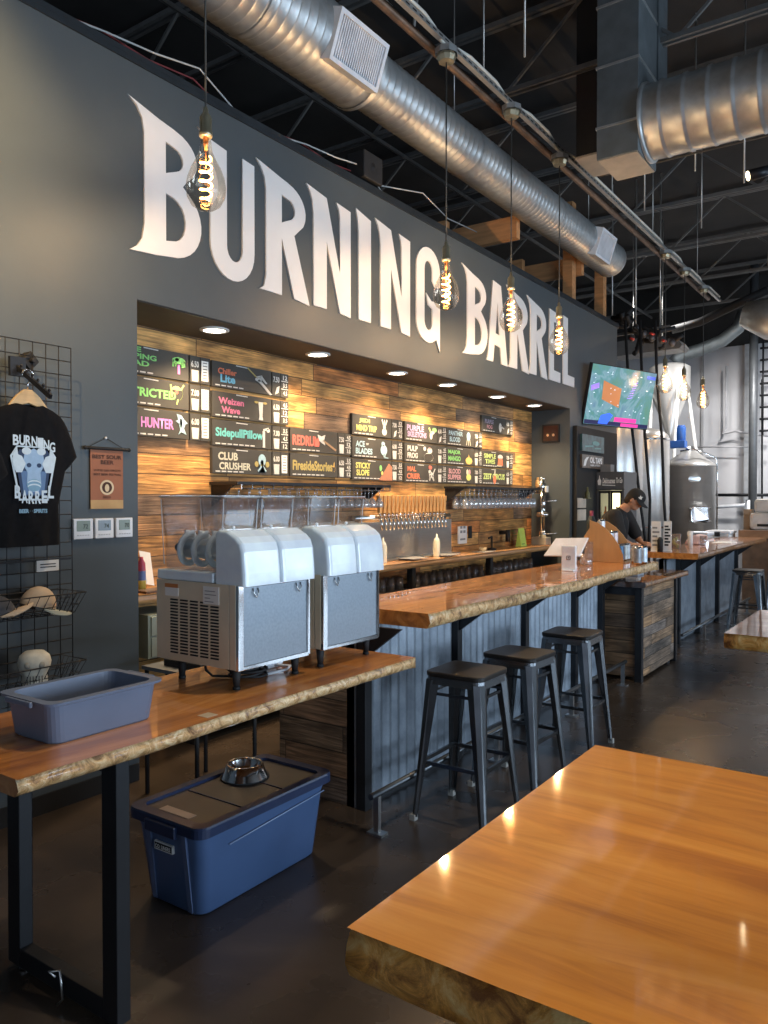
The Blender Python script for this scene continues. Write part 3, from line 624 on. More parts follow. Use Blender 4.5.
# y0, main w, z top, lettering rows (text, colour, x, y, w, h, shear), doodle (name, x, y, w, h), label
boards = [
 (3.11, 2.67, [('THE', 'green', .04, .145, .18, .034), ('TRIPPING', 'green', .005, .10, .34, .036), ('TOAD', 'green', .03, .055, .255, .036)], ('tree', .47, .04, .13, .12), 'green chalk lettering and a small drawn tree, top left'),
 (3.11, 2.465, [('RESTRICTED', 'green', .01, .06, .50, .06)], ('hop', .45, .04, .13, .14), 'green chalk lettering and a hop drawing, below the tree board'),
 (3.11, 2.26, [('HUNTER', 'magenta', .215, .06, .275, .07)], ('shark', .49, .03, .13, .15), 'magenta chalk lettering and a blue shark drawing'),
 (3.955, 2.665, [('Chiller', 'orange', .055, .10, .19, .045), ('Lite', 'blue', .08, .04, .15, .06)], ('arm', .36, .03, .26, .15), 'red and blue lettering and a bony arm drawing'),
 (3.955, 2.445, [('Weizen', 'pink', .06, .10, .26, .05), ('Wave', 'pink', .09, .035, .19, .05)], ('glass', .44, .01, .12, .15), 'pink lettering and a tall glass drawing'),
 (3.955, 2.235, [('SidepullPillow', 'teal', .03, .05, .50, .085)], ('tap', .50, .01, .10, .16), 'teal script lettering across its width'),
 (3.955, 2.03, [('CLUB', 'cream', .055, .10, .20, .06), ('CRUSHER', 'cream', .065, .03, .33, .055)], ('crab', .44, .01, .15, .16), 'cream lettering and a blue and gold creature drawing'),
 (4.80, 2.237, [('REDRUM', 'red', .03, .05, .34, .085)], ('axe', .35, .03, .20, .13), 'red lettering and an axe drawing'),
 (4.80, 2.03, [('FiresideStories', 'gold', .03, .05, .52, .085)], ('fire', .52, .04, .09, .10), 'gold script lettering and a small flame'),
 (5.64, 2.43, [('JEDI', 'yellow', .10, .11, .17, .045), ('MIND TRIP', 'yellow', .06, .04, .32, .055)], ('rabbit', .44, .02, .13, .15), 'yellow lettering and a rabbit drawing'),
 (5.64, 2.222, [('ACE', 'sky', .05, .10, .14, .055), ('OF', 'white', .21, .12, .04, .02), ('BLADES', 'sky', .05, .035, .26, .055)], ('polar', .42, .03, .15, .14), 'pale blue lettering and a white bear drawing'),
 (5.64, 2.018, [('STICKY', 'yellow', .05, .105, .23, .055), ('SLOPE', 'yellow', .06, .04, .20, .055)], ('slope', .46, .005, .165, .16), 'yellow lettering beside a brown slope'),
 (6.50, 2.43, [('PURPLE', 'purple', .04, .10, .32, .06), ('SKELETONS', 'purple', .05, .04, .36, .055)], ('girl', .44, .02, .17, .15), 'dense purple lettering and a green winged figure'),
 (6.50, 2.216, [('PULP', 'white', .05, .11, .19, .055), ('FROG', 'white', .05, .04, .19, .055)], ('frog', .35, .01, .20, .16), 'white lettering and a white frog drawing'),
 (6.50, 2.012, [('MAL', 'orange', .05, .11, .16, .05), ('CRIER', 'orange', .04, .035, .25, .055)], ('cat', .42, .02, .17, .15), 'orange lettering and a white cat drawing'),
 (7.32, 2.43, [('PANTHER', 'sky', .05, .11, .31, .05), ('BLOOD', 'sky', .07, .04, .23, .055)], ('jelly', .42, .01, .14, .16), 'pale blue lettering and a jellyfish drawing'),
 (7.32, 2.22, [('MAJOR', 'green', .04, .105, .27, .055), ('MANGO', 'green', .04, .04, .27, .055)], ('mango', .41, .01, .18, .12), 'green lettering and an orange fruit drawing'),
 (7.32, 2.015, [('BLOOD', 'rose', .05, .105, .26, .055), ('SUPPER', 'rose', .03, .04, .30, .055)], ('bowl', .42, .03, .15, .14), 'rose lettering and a yellow bowl drawing'),
 (8.14, 2.635, [('PURPLE', 'lilac', .07, .10, .22, .05), ('FOG', 'rose', .12, .04, .14, .045)], ('ghost', .40, .01, .17, .14), 'faded purple lettering, alone above the right column'),
 (8.14, 2.22, [('SIMPLE', 'lime', .05, .105, .30, .055), ('TIMES', 'lime', .08, .04, .25, .055)], ('dog', .38, .01, .18, .15), 'lime lettering and a dog in an orange coat'),
 (8.14, 2.015, [('ZEST CIRCUS', 'lime', .03, .06, .56, .07)], ('clown', .26, .01, .12, .16), 'green banner lettering split by an orange figure'),
]
strip_m = pm('price_strip', (.07,.07,.065), .7)
for i, (y0, zt, rows, (dn, dx, dy, dw, dh), lab) in enumerate(boards):
    r = thing('beer_board', (BX, y0, zt - .19), 'black chalk beer board with ' + lab, 'beer board', 'chalk beer boards on the plank wall')
    F_ = Matrix.Translation((BX + .03, y0, zt - .19)) @ WALLM
    MB().box(BX, BX + .03, y0, y0 + .625, zt - .19, zt).build('main_panel', board_m, r, .002)
    MB().box(BX, BX + .025, y0 + .64, y0 + .735, zt - .19, zt).build('price_panel', board_m, r)
    wide = i < 3 or i == 6
    MB().box(BX, BX + .025, y0 + .74, y0 + .83, zt - .19, zt).build('size_panel', board_m, r)
    for k, (s_, c_, x, y, w, h) in enumerate(rows):
        text('lettering', s_, chalk[c_], r, F_, (x, y), w, h, .035)
    for c_, outl in DOOD[dn]:
        shape('drawing', [[(dx + u*dw, dy + v*dh) for u, v in o] for o in outl], chalk[c_], r, F_ @ Matrix.Translation((0, 0, .001)), .0012)
    shape('small_print', [stick(.03 + k*.06, .016, .075 + k*.06, .016, .009) for k in range(5 + i % 3)], chalk['white'], r, F_, .0008)
    shape('top_print', [stick(.24, .18, .36, .178, .007)], chalk['white'], r, F_, .0008)
    # chalk price, glass size and a white card
    F2 = Matrix.Translation((BX + .025, y0 + .64, zt - .19)) @ WALLM
    text('price', ['6.50', '7.00', '6.00', '7.50'][i % 4], chalk['white'], r, F2, (.012, .11), .07, .045, .03)
    if i % 3 == 0 and not wide: shape('glass_mark', [[(.03, .01), (.07, .03), (.085, .085), (.05, .07)]], chalk['white'], r, F2, .001)
    else: shape('glass_mark', [[(.02, .01), (.075, .01), (.08, .09), (.015, .09)]], chalk['white'], r, F2, .001)
    if wide:
        shape('price_card', [[(.108, .02), (.172, .02), (.172, .165), (.108, .165)]], paper, r, F2, .001)
        shape('card_print', [stick(.12, .04 + .022*k, .16, .04 + .022*k, .005) for k in range(6)], blackm, r, F2 @ Matrix.Translation((0, 0, .002)), .0006)
    else:
        for zz in (.065, .128): shape('rule_line', [stick(.105, zz, .185, zz, .006)], chalk['white'], r, F2, .001)
        for k in range(3): text('size_price', ['4.5', '3.5', '12'][(k + i) % 3], chalk['white'], r, F2, (.125, .015 + .062*k), .05, .035, .03)
# ------------------------------------------------------------------ live edge slabs
def slab(name, x0, x1, y0, y1, zt, th, mats, live, parent=None, amp=.02, seed=1, step=.06):
    """thick timber top; live = sides with a wavy bark edge ('x0','x1','y0','y1')"""
    rnd = random.Random(seed); ph = [rnd.uniform(0, 6.28) for _ in range(6)]
    def wob(t): return amp*(.5*math.sin(t*2.1 + ph[0]) + .3*math.sin(t*5.3 + ph[1]) + .2*math.sin(t*13 + ph[2]) + .12*math.sin(t*29 + ph[3]))
    def side(ax, bx, ay, by):
        n = max(2, int(math.hypot(bx-ax, by-ay)/step)); return [(ax + (bx-ax)*k/n, ay + (by-ay)*k/n) for k in range(n)]
    loop = [(p, 'y0') for p in side(x0, x1, y0, y0)] + [(p, 'x1') for p in side(x1, x1, y0, y1)] + [(p, 'y1') for p in side(x1, x0, y1, y1)] + [(p, 'x0') for p in side(x0, x0, y1, y0)]
    lev = [(0, 0), (.006, .012), (.3, .002), (.62, -.004), (.9, .004), (1, .012)]     # depth share, inset
    cx, cy = (x0+x1)/2, (y0+y1)/2; V = []; n = len(loop)
    for li, (dz, ins) in enumerate(lev):
        for (x, y), sd in loop:
            nx, ny = {'x0': (-1, 0), 'x1': (1, 0), 'y0': (0, -1), 'y1': (0, 1)}[sd]; t = (y if sd[0] == 'x' else x)
            o = 0
            if sd in live: o = wob(t) - ins*1.0 - (amp*.9*dz*(.6 + .4*math.sin(t*3.7 + ph[4]))) + (rnd.uniform(-.0035, .0035) if 1 < li < 5 else 0)
            V.append((x + nx*o, y + ny*o, zt - th*dz))
    mb = MB(); mb.add(V[:n], [tuple(range(n))], 0); mb.add(V[-n:], [tuple(range(n))[::-1]], 0)
    for li in range(len(lev) - 1):
        for k in range(n):
            k2 = (k + 1) % n; live_q = loop[k][1] in live
            mb.add([V[li*n+k], V[(li+1)*n+k], V[(li+1)*n+k2], V[li*n+k2]], [(0, 1, 2, 3)], 1 if live_q else 0, live_q)
    return mb.build(name, mats, parent)

# the near high table on the right
bt = thing('high_table', (0.2, 1.3, 0), 'big glossy orange live-edge high table filling the lower right corner', 'table')
slab('table_top', -.645, 1.45, .834, 1.795, 1.067, .076, [slab_big, bark2], ('y0',), bt, .006, 4, .03)
for x in (-.05, 1.0):
    MB().box(x - .04, x + .04, 1.0, 1.06, .0, 1.0).box(x - .04, x + .04, 1.58, 1.64, 0, 1.0).box(x - .04, x + .04, 1.06, 1.58, 0, .05).box(x - .04, x + .04, 1.06, 1.58, .95, 1.0).build('steel_frame_leg', black, bt, .004)
# a second high table further along
ft = thing('high_table', (0, 4.1, 0), 'small corner of a glossy high table at the right edge, farther than the orange one', 'table')
slab('table_top', -.73, 1.2, 3.62, 4.50, 1.067, .068, [slabwood('slab_pinkish', (.33,.13,.06), (.48,.22,.11), (.60,.33,.18), axis=0), bark2], ('y0',), ft, .012, 9, .05)
for x in (-.1, .9): MB().box(x - .04, x + .04, 3.75, 3.81, 0, 1.0).box(x - .04, x + .04, 4.3, 4.36, 0, 1.0).box(x - .04, x + .04, 3.81, 4.3, 0, .05).build('steel_frame_leg', black, ft, .004)

# side table under the slush machines
tb = thing('live_edge_table', (-2.33, 2.1, 0), 'long live-edge timber table on black steel frames carrying the slush machines', 'table')
slab('table_top', -2.66, -1.992, 1.134, 3.105, .90, .05, [slab_m, bark], ('x1',), tb, .008, 2, .04)
for y in (1.50,):
    x0, x1 = -2.655, -2.035; w = .075; t = .025
    MB().box(x0, x0+w, y-t, y+t, .02, .845).box(x1-w, x1, y-t, y+t, .02, .845).box(x0+w, x1-w, y-t, y+t, .02, .085).box(x0+w, x1-w, y-t, y+t, .80, .845).build('steel_frame_leg', black, tb, .003)
    MB().cyl((x0+.06, y, 0), (x0+.06, y, .02), .018, 12).cyl((x1-.04, y, 0), (x1-.04, y, .02), .018, 12).build('levelling_foot', chrome, tb)
MB().box(-2.52, -2.46, 2.98, 3.262, .80, .85).build('wall_bracket', black, tb)
tag(MB().tube([(-2.31, 1.44, .10), (-2.33, 1.43, .115), (-2.30, 1.45, .12), (-2.285, 1.45, .03), (-2.30, 1.44, .012)], .004, 6).build('wire_hook', steel), 'little bent wire hook on the bottom rail of the near table frame', 'hook')

# ------------------------------------------------------------------ the bar
def corrug():
    m, nt, b = newmat('corrugated_zinc'); N = nt.nodes; L = nt.links
    g = N.new('ShaderNodeNewGeometry')
    nz = N.new('ShaderNodeTexNoise'); nz.inputs['Scale'].default_value = 5; nz.inputs['Detail'].default_value = 8; nz.inputs['Roughness'].default_value = .7
    L.new(g.outputs['Position'], nz.inputs['Vector'])
    cr = N.new('ShaderNodeValToRGB'); cr.color_ramp.elements[0].position = .3; cr.color_ramp.elements[1].position = .72
    cr.color_ramp.elements[0].color = (.17,.20,.235,1); cr.color_ramp.elements[1].color = (.36,.41,.47,1)
    L.new(nz.outputs['Fac'], cr.inputs[0]); L.new(cr.outputs[0], b.inputs['Base Color'])
    b.inputs['Metallic'].default_value = .55; b.inputs['Roughness'].default_value = .5
    return m
corr_m = corrug()
def bar_run(nm, lab, xf, y0, y1, posts, xedge, xback, zt=1.067, wavy=True, seed=3, endwood=True, tops=None):
    b = thing('bar_counter', (xf, (y0+y1)/2, 0), lab[0], 'bar')
    mb = MB(); n = int((y1 - y0)/.012); A = []; 
    for k in range(n + 1):
        y = y0 + (y1-y0)*k/n; off = (.012*math.cos(2*PI*y/.085) if wavy else 0)
        A.append((xf - .018 + off, y))
    v = [(x, y, .03) for x, y in A] + [(x, y, zt - .086) for x, y in A]; m = len(A)
    mb.add(v, [(i, i+1, m+i+1, m+i) for i in range(m-1)], 0, wavy)
    mb.box(xf - .10, xf - .04, y0, y1, .0, zt - .086)
    mb.build('front_panel', corr_m, b)
    MB().box(xback + .10, xf - .05, y0, y0 + .03, 0, zt - .086).build('end_panel', end_planks if endwood else corr_m, b)
    MB().box(xback + .10, xf - .05, y1 - .03, y1, 0, zt - .086).build('end_panel', end_planks if endwood else corr_m, b)
    MB().box(xback + .10, xback + .14, y0 + .03, y1 - .03, .02, zt - .086).build('back_panel', blackm, b)
    for y in posts:
        MB().box(xf - .03, xf + .03, y - .03, y + .03, 0, zt - .086).build('steel_post', black, b, .002)
        k = MB(); k.prism([(xf + .03, y - .012, zt - .0865), (xf + .24, y - .012, zt - .0865), (xf + .03, y - .012, zt - .0865 - .16)], (0, .024, 0)); k.build('bracket', black, b)
    return b
bar_run('a', ('long bar front of corrugated zinc with black steel posts behind the three stools',), -2.454, 3.30, 6.98, (3.32, 4.30, 5.31, 6.30, 6.95), -2.08, -3.14)
tag(slab('live_edge_worktop', -2.75, -2.07, 3.37, 7.42, 1.067, .078, [slab_m, bark], ('x1',), None, .02, 11, .05), 'long thick live-edge bar top with glossy amber surface behind the stools', 'worktop')
gun_rail = pm('dark_rail_steel', (.12,.13,.14), .35, .8)
fr = thing('foot_rail', (-2.18, 5, 0), 'dark steel foot rail along the long bar behind the stools', 'rail')
MB().cyl((-2.215, 3.05, .20), (-2.215, 6.93, .20), .016, 12).build('rail_tube', gun_rail, fr)
for y in (3.105, 4.40, 5.65, 6.85):
    MB().box(-2.23, -2.20, y - .012, y + .012, .012, .19).build('rail_post', steel, fr); MB().box(-2.26, -2.17, y - .03, y + .03, 0, .012).build('foot_plate', steel, fr)
# second bar beyond the low counter
bar_run('b', ('far bar front of smooth blue-grey panels with black posts beyond the plank cabinet',), -2.35, 8.80, 12.6, (9.2, 10.15, 11.2, 12.45), -2.04, -2.58, wavy=False, endwood=False)
tag(slab('live_edge_worktop', -2.62, -2.02, 8.73, 12.95, 1.067, .065, [slab_m, bark3], ('x1',), None, .014, 13, .08), 'far thick timber bar top with menus and glassware at its near end', 'worktop')
fr2 = thing('foot_rail', (-2.15, 10.5, 0), 'steel foot rail along the far bar', 'rail')
MB().cyl((-2.15, 8.6, .2), (-2.15, 12.4, .2), .016, 12).build('rail_tube', gun_rail, fr2)
for y in (9.6, 10.9, 12.2): MB().box(-2.165, -2.135, y - .012, y + .012, .012, .19).build('rail_post', steel, fr2); MB().box(-2.19, -2.10, y - .03, y + .03, 0, .012).build('foot_plate', steel, fr2)
# low service counter between the two bars
pc = thing('plank_cabinet', (-2.3, 7.6, 0), 'low cabinet clad in grey-brown planks between the two bars', 'cabinet')
MB().box(-2.75, -2.13, 7.10, 8.22, .03, .84).build('cabinet_body', crate_planks, pc)
MB().box(-2.72, -2.15, 7.08, 7.099, .05, .84).build('near_side_panel', planks('near_side_planks', 'x', .12, .7, [(.25,.15,.08), (.17,.11,.07), (.30,.18,.09)], seed=8), pc)
for (x, y) in ((-2.14, 7.07), (-2.14, 8.22), (-2.74, 7.07)): MB().box(x - .03, x + .03, y - .03, y + .03, 0, .85).build('corner_post', black, pc)
MB().box(-2.71, -2.17, 7.05, 7.09, .78, .85).build('top_rail', black, pc)
tag(slab('low_counter_top', -2.72, -2.06, 7.02, 8.48, .905, .05, [slab_dark, bark3], ('x1',), None, .010, 17, .06), 'nearly black glossy low counter top on the plank cabinet', 'counter top')
tag(MB().box(-2.45, -2.30, 7.55, 7.75, .905, .925).build('folded_cloth', pm('grey_cloth', (.35,.37,.4), .9), bevel=.006), 'small folded grey cloth on the dark low counter', 'cloth')

# ------------------------------------------------------------------ stools
gun = pm('gunmetal', (.17,.18,.19), .26, .95, var=.2, scale=9)
seat_m = pm('black_stained_seat', (.018,.015,.013), .35, var=.3, scale=12, stretch=(1,6,1))
rub = pm('grey_rubber', (.35,.34,.31), .7)
def make_stool():
    r = thing('bar_stool', (0, 0, 0), None, None)
    a = rrect(-.165, .165, -.165, .165, .045)
    MB().prism([(x, y, .742) for x, y in a], (0, 0, .026)).build('seat', seat_m, r, .006)
    pan = MB(); b_ = rrect(-.158, .158, -.158, .158, .04); n = len(b_)
    pan.add([(x, y, .741) for x, y in b_] + [(x*1.04, y*1.04, .705) for x, y in b_] + [(x*.98, y*.98, .705) for x, y in b_], [(i, (i+1) % n, n+(i+1) % n, n+i) for i in range(n)] + [(n+i, n+(i+1) % n, 2*n+(i+1) % n, 2*n+i) for i in range(n)])
    pan.add([(x, y, .741) for x, y in b_], [tuple(range(n))]); pan.build('seat_pan', gun, r)
    for sx in (-1, 1):
        for sy in (-1, 1):
            L = MB(); top = .155; bot = .208
            for (ux, uy) in ((1, 0), (0, 1)):                      # two flanges of a folded tapering leg
                def P(z, w, o=0):
                    f = (.72 - z)/.72; c = top + (bot - top)*f
                    return Vector((sx*(c - ux*w), sy*(c - uy*w), z))
                w1, w0 = .075, .028
                a0, a1, c0, c1 = P(.725, 0), P(.725, w1), P(.02, 0), P(.02, w0)
                e = Vector((sx*(-.003 if uy else 0), sy*(-.003 if ux else 0), 0))
                am, cm = P(.725, w1*.45), P(.02, w0*.45); bul = Vector((sx*(.010 if uy else 0), sy*(.010 if ux else 0), 0))
                am += bul; cm += bul*.6
                L.add([a0, am, a1, c0, cm, c1, a0+e, am+e, a1+e, c0+e, cm+e, c1+e], [(0,1,4,3), (1,2,5,4), (6,9,10,7), (7,10,11,8), (2,8,11,5), (3,4,10,9), (4,5,11,10), (0,6,7,1), (1,7,8,2)], 0)
            lg = L.build('leg', gun, r)
            MB().box(sx*bot - .016 - sx*.006, sx*bot + .016 - sx*.006, sy*bot - .016 - sy*.006, sy*bot + .016 - sy*.006, 0, .03).build('rubber_foot', rub, lg)
    for z, w in ((.30, .014), (.655, .010)):
        c = .155 + .053*(.72 - z)/.72 - .012
        for (p, q) in (((-c, -c), (c, -c)), ((c, -c), (c, c)), ((c, c), (-c, c)), ((-c, c), (-c, -c))):
            MB().bar((p[0], p[1], z), (q[0], q[1], z), w, w*1.4).build('footrest_bar' if z < .5 else 'upper_brace', gun, r)
    return r
s0 = make_stool()
spots = [(-1.965, 3.56, 1, 'nearest gunmetal bar stool with black seat, just past the side table'), (-1.94, 4.14, -2, 'middle gunmetal bar stool of the three at the corrugated bar'), (-1.95, 4.98, 2, 'farthest gunmetal bar stool of the three at the corrugated bar'),
         (-1.86, 10.62, 0, 'dark metal bar stool standing at the far bar, nearest one there'), (-1.62, 11.7, 4, 'metal bar stool behind the nearest one at the far bar'), (-1.30, 12.9, 0, 'metal bar stool half hidden farthest away at the right edge')]
for i, (x, y, a, lab) in enumerate(spots):
    o = s0 if i == 0 else copy_tree(s0); o.location = (x, y, 0); o.rotation_euler = (0, 0, math.radians(a)); ORG[o.name] = Vector((x, y, 0))
    tag(o, lab, 'stool', 'metal bar stools along the bars')

# ------------------------------------------------------------------ things on and under the side table
# storage tote with its lid
def tote():
    r = thing('storage_tote', (-2.49, 2.43, 0), 'big translucent blue storage tote with navy lid under the side table', 'storage box')
    X0, X1, Y0_, Y1_, H = -2.70, -2.285, 2.035, 2.815, .355
    tub = MB(); n = 0; rings = []
    for z, ins in ((0.0, .055), (.012, .042), (.30, .012), (.33, .004), (H, .004)):
        rings.append([(x, y, z) for x, y in rrect(X0 + ins, X1 - ins, Y0_ + ins*.9, Y1_ - ins*.9, .05)])
    n = len(rings[0]); V = [p for q in rings for p in q]
    tub.add(V, [(j*n+i, j*n+(i+1) % n, (j+1)*n+(i+1) % n, (j+1)*n+i) for j in range(len(rings)-1) for i in range(n)] + [tuple(range(n))[::-1]], 0, True)
    tub.build('tub_body', pm('blue_translucent_plastic', (.065,.115,.235), .32, var=.12, scale=3), r)
    MB().tube([(X1 - .009, Y0_ + .16, .262), (X1 - .006, Y0_ + .5, .285), (X1 - .006, Y1_ - .03, .30)], .003, 6).build('moulded_line', pm('pale_blue_line', (.25,.33,.50), .4), r)
    for x in (-2.60, -2.385):
        rb = MB().frustum((x - .012, x + .012, Y0_ + .035, Y0_ + .06), (x - .012, x + .012, Y0_ - .004, Y0_ + .03), .01, .33)
        rb.build('end_rib', pm('blue_rib', (.10,.14,.25), .35), r)
    lid = MB(); navy = pm('navy_plastic', (.018,.030,.075), .3)
    o = rrect(X0 - .018, X1 + .018, Y0_ - .02, Y1_ + .02, .05); i1 = rrect(X0 + .025, X1 - .025, Y0_ + .03, Y1_ - .03, .035); n = len(o)
    R_ = [[(x, y, H - .015) for x, y in o], [(x, y, H + .02) for x, y in o], [(x*.985 + -2.4925*.015, y*.992 + 2.425*.008, H + .028) for x, y in o], [(x, y, H + .028) for x, y in i1], [(x, y, H + .014) for x, y in i1]]
    V = [p for q in R_ for p in q]
    lid.add(V, [(j*n+i, j*n+(i+1) % n, (j+1)*n+(i+1) % n, (j+1)*n+i) for j in range(4) for i in range(n)], 0)
    lidp = lid.build('lid', navy, r)
    pan = MB().prism([(x, y, H + .008) for x, y in i1], (0, 0, .006)); pan.build('lid_panel', pm('brown_grey_lid_panel', (.050,.040,.034), .35, var=.2), lidp)
    for y in (2.30, 2.55): MB().box(X0 + .04, X1 - .04, y - .004, y + .004, H + .014, H + .018).build('lid_groove', navy, lidp)
    MB().box(-2.58, -2.40, Y0_ - .035, Y0_ - .018, H - .035, H + .012).build('latch', navy, lidp, .004)
    MB().box(-2.60, -2.42, Y0_ + .055, Y0_ + .10, H + .014, H + .0155).build('lid_sticker', pm('tan_sticker', (.45,.33,.26), .5), lidp)
    F_ = Matrix.Translation((-2.565, Y0_ + .005, .235)) @ FRONTM
    sk = MB().box(-2.565, -2.455, Y0_ + .004, Y0_ + .016, .235, .268).build('name_sticker', paper, r)
    MB().box(-2.560, -2.460, Y0_ + .002, Y0_ + .0039, .2395, .2635).build('sticker_field', blackm, sk)
    text('sticker_text', 'CO. LINERS', paper, sk, FRONTM_at(-2.556, Y0_ + .0019, .243), (0, 0), .092, .016, .03)
    return r
def FRONTM_at(x, y, z): return Matrix.Translation((x, y, z)) @ FRONTM
tote()
bw = thing('dog_bowl', (-2.565, 2.60, .375), 'shiny steel pet bowl on the back of the blue tote lid', 'bowl')
MB().lathe((-2.575, 2.56, .3705), [(.001, .014), (.055, .014), (.066, .03), (.072, .058), (.076, .066), (.083, .064), (.094, .030), (.108, .006), (.110, .0), (.100, .002), (.001, .004)], 40).build('bowl_shell', chrome, bw)
MB().lathe((-2.575, 2.56, .3705), [(.104, .0), (.111, .001), (.112, .005), (.108, .006)], 40).build('rubber_ring', blackm, bw)

# grey-blue bus tub
bx = thing('bus_tub', (-2.26, 1.5, .9), 'grey-blue plastic bus tub at the near end of the side table', 'tub')
tubm = pm('grey_blue_plastic', (.155,.190,.270), .42, var=.06)
c = [at(8, 694, 'z', 1.03), at(62, 703, 'z', 1.03), at(160, 681, 'z', 1.03), at(110, 670, 'z', 1.03)]
X0, X1, Ya, Yb = -2.43, -2.155, 1.335, 1.745
def loopz(i, z, r=.04): return [(x, y, z) for x, y in rrect(X0 + i, X1 - i, Ya + i, Yb - i, r)]
R_ = [loopz(.022, .90), loopz(.017, .905), loopz(.004, 1.02), loopz(-.012, 1.026), loopz(-.013, 1.034), loopz(.016, 1.034), loopz(.030, .915), loopz(.045, .908)]
n = len(R_[0]); V = [p for q in R_ for p in q]
MB().add(V, [(j*n+i, j*n+(i+1) % n, (j+1)*n+(i+1) % n, (j+1)*n+i) for j in range(len(R_)-1) for i in range(n)] + [tuple(range(n))[::-1], tuple(range((len(R_)-1)*n, len(R_)*n))], 0).build('tub_body', tubm, bx)
for y, d_ in ((Ya - .016, -1), (Yb + .016, 1)):
    MB().box((X0+X1)/2 - .07, (X0+X1)/2 + .07, min(y, y + d_*.012), max(y, y + d_*.012), 1.016, 1.034).build('grip_lip', tubm, bx, .004)
tag(MB().box(-2.07, -2.02, 1.83, 1.88, .9005, .9015).xf(Matrix.Identity(4)).build('tape_scrap', pm('tan_tape', (.55,.42,.28), .6)), 'scrap of tan tape on the side table beside the bus tub', 'tape')
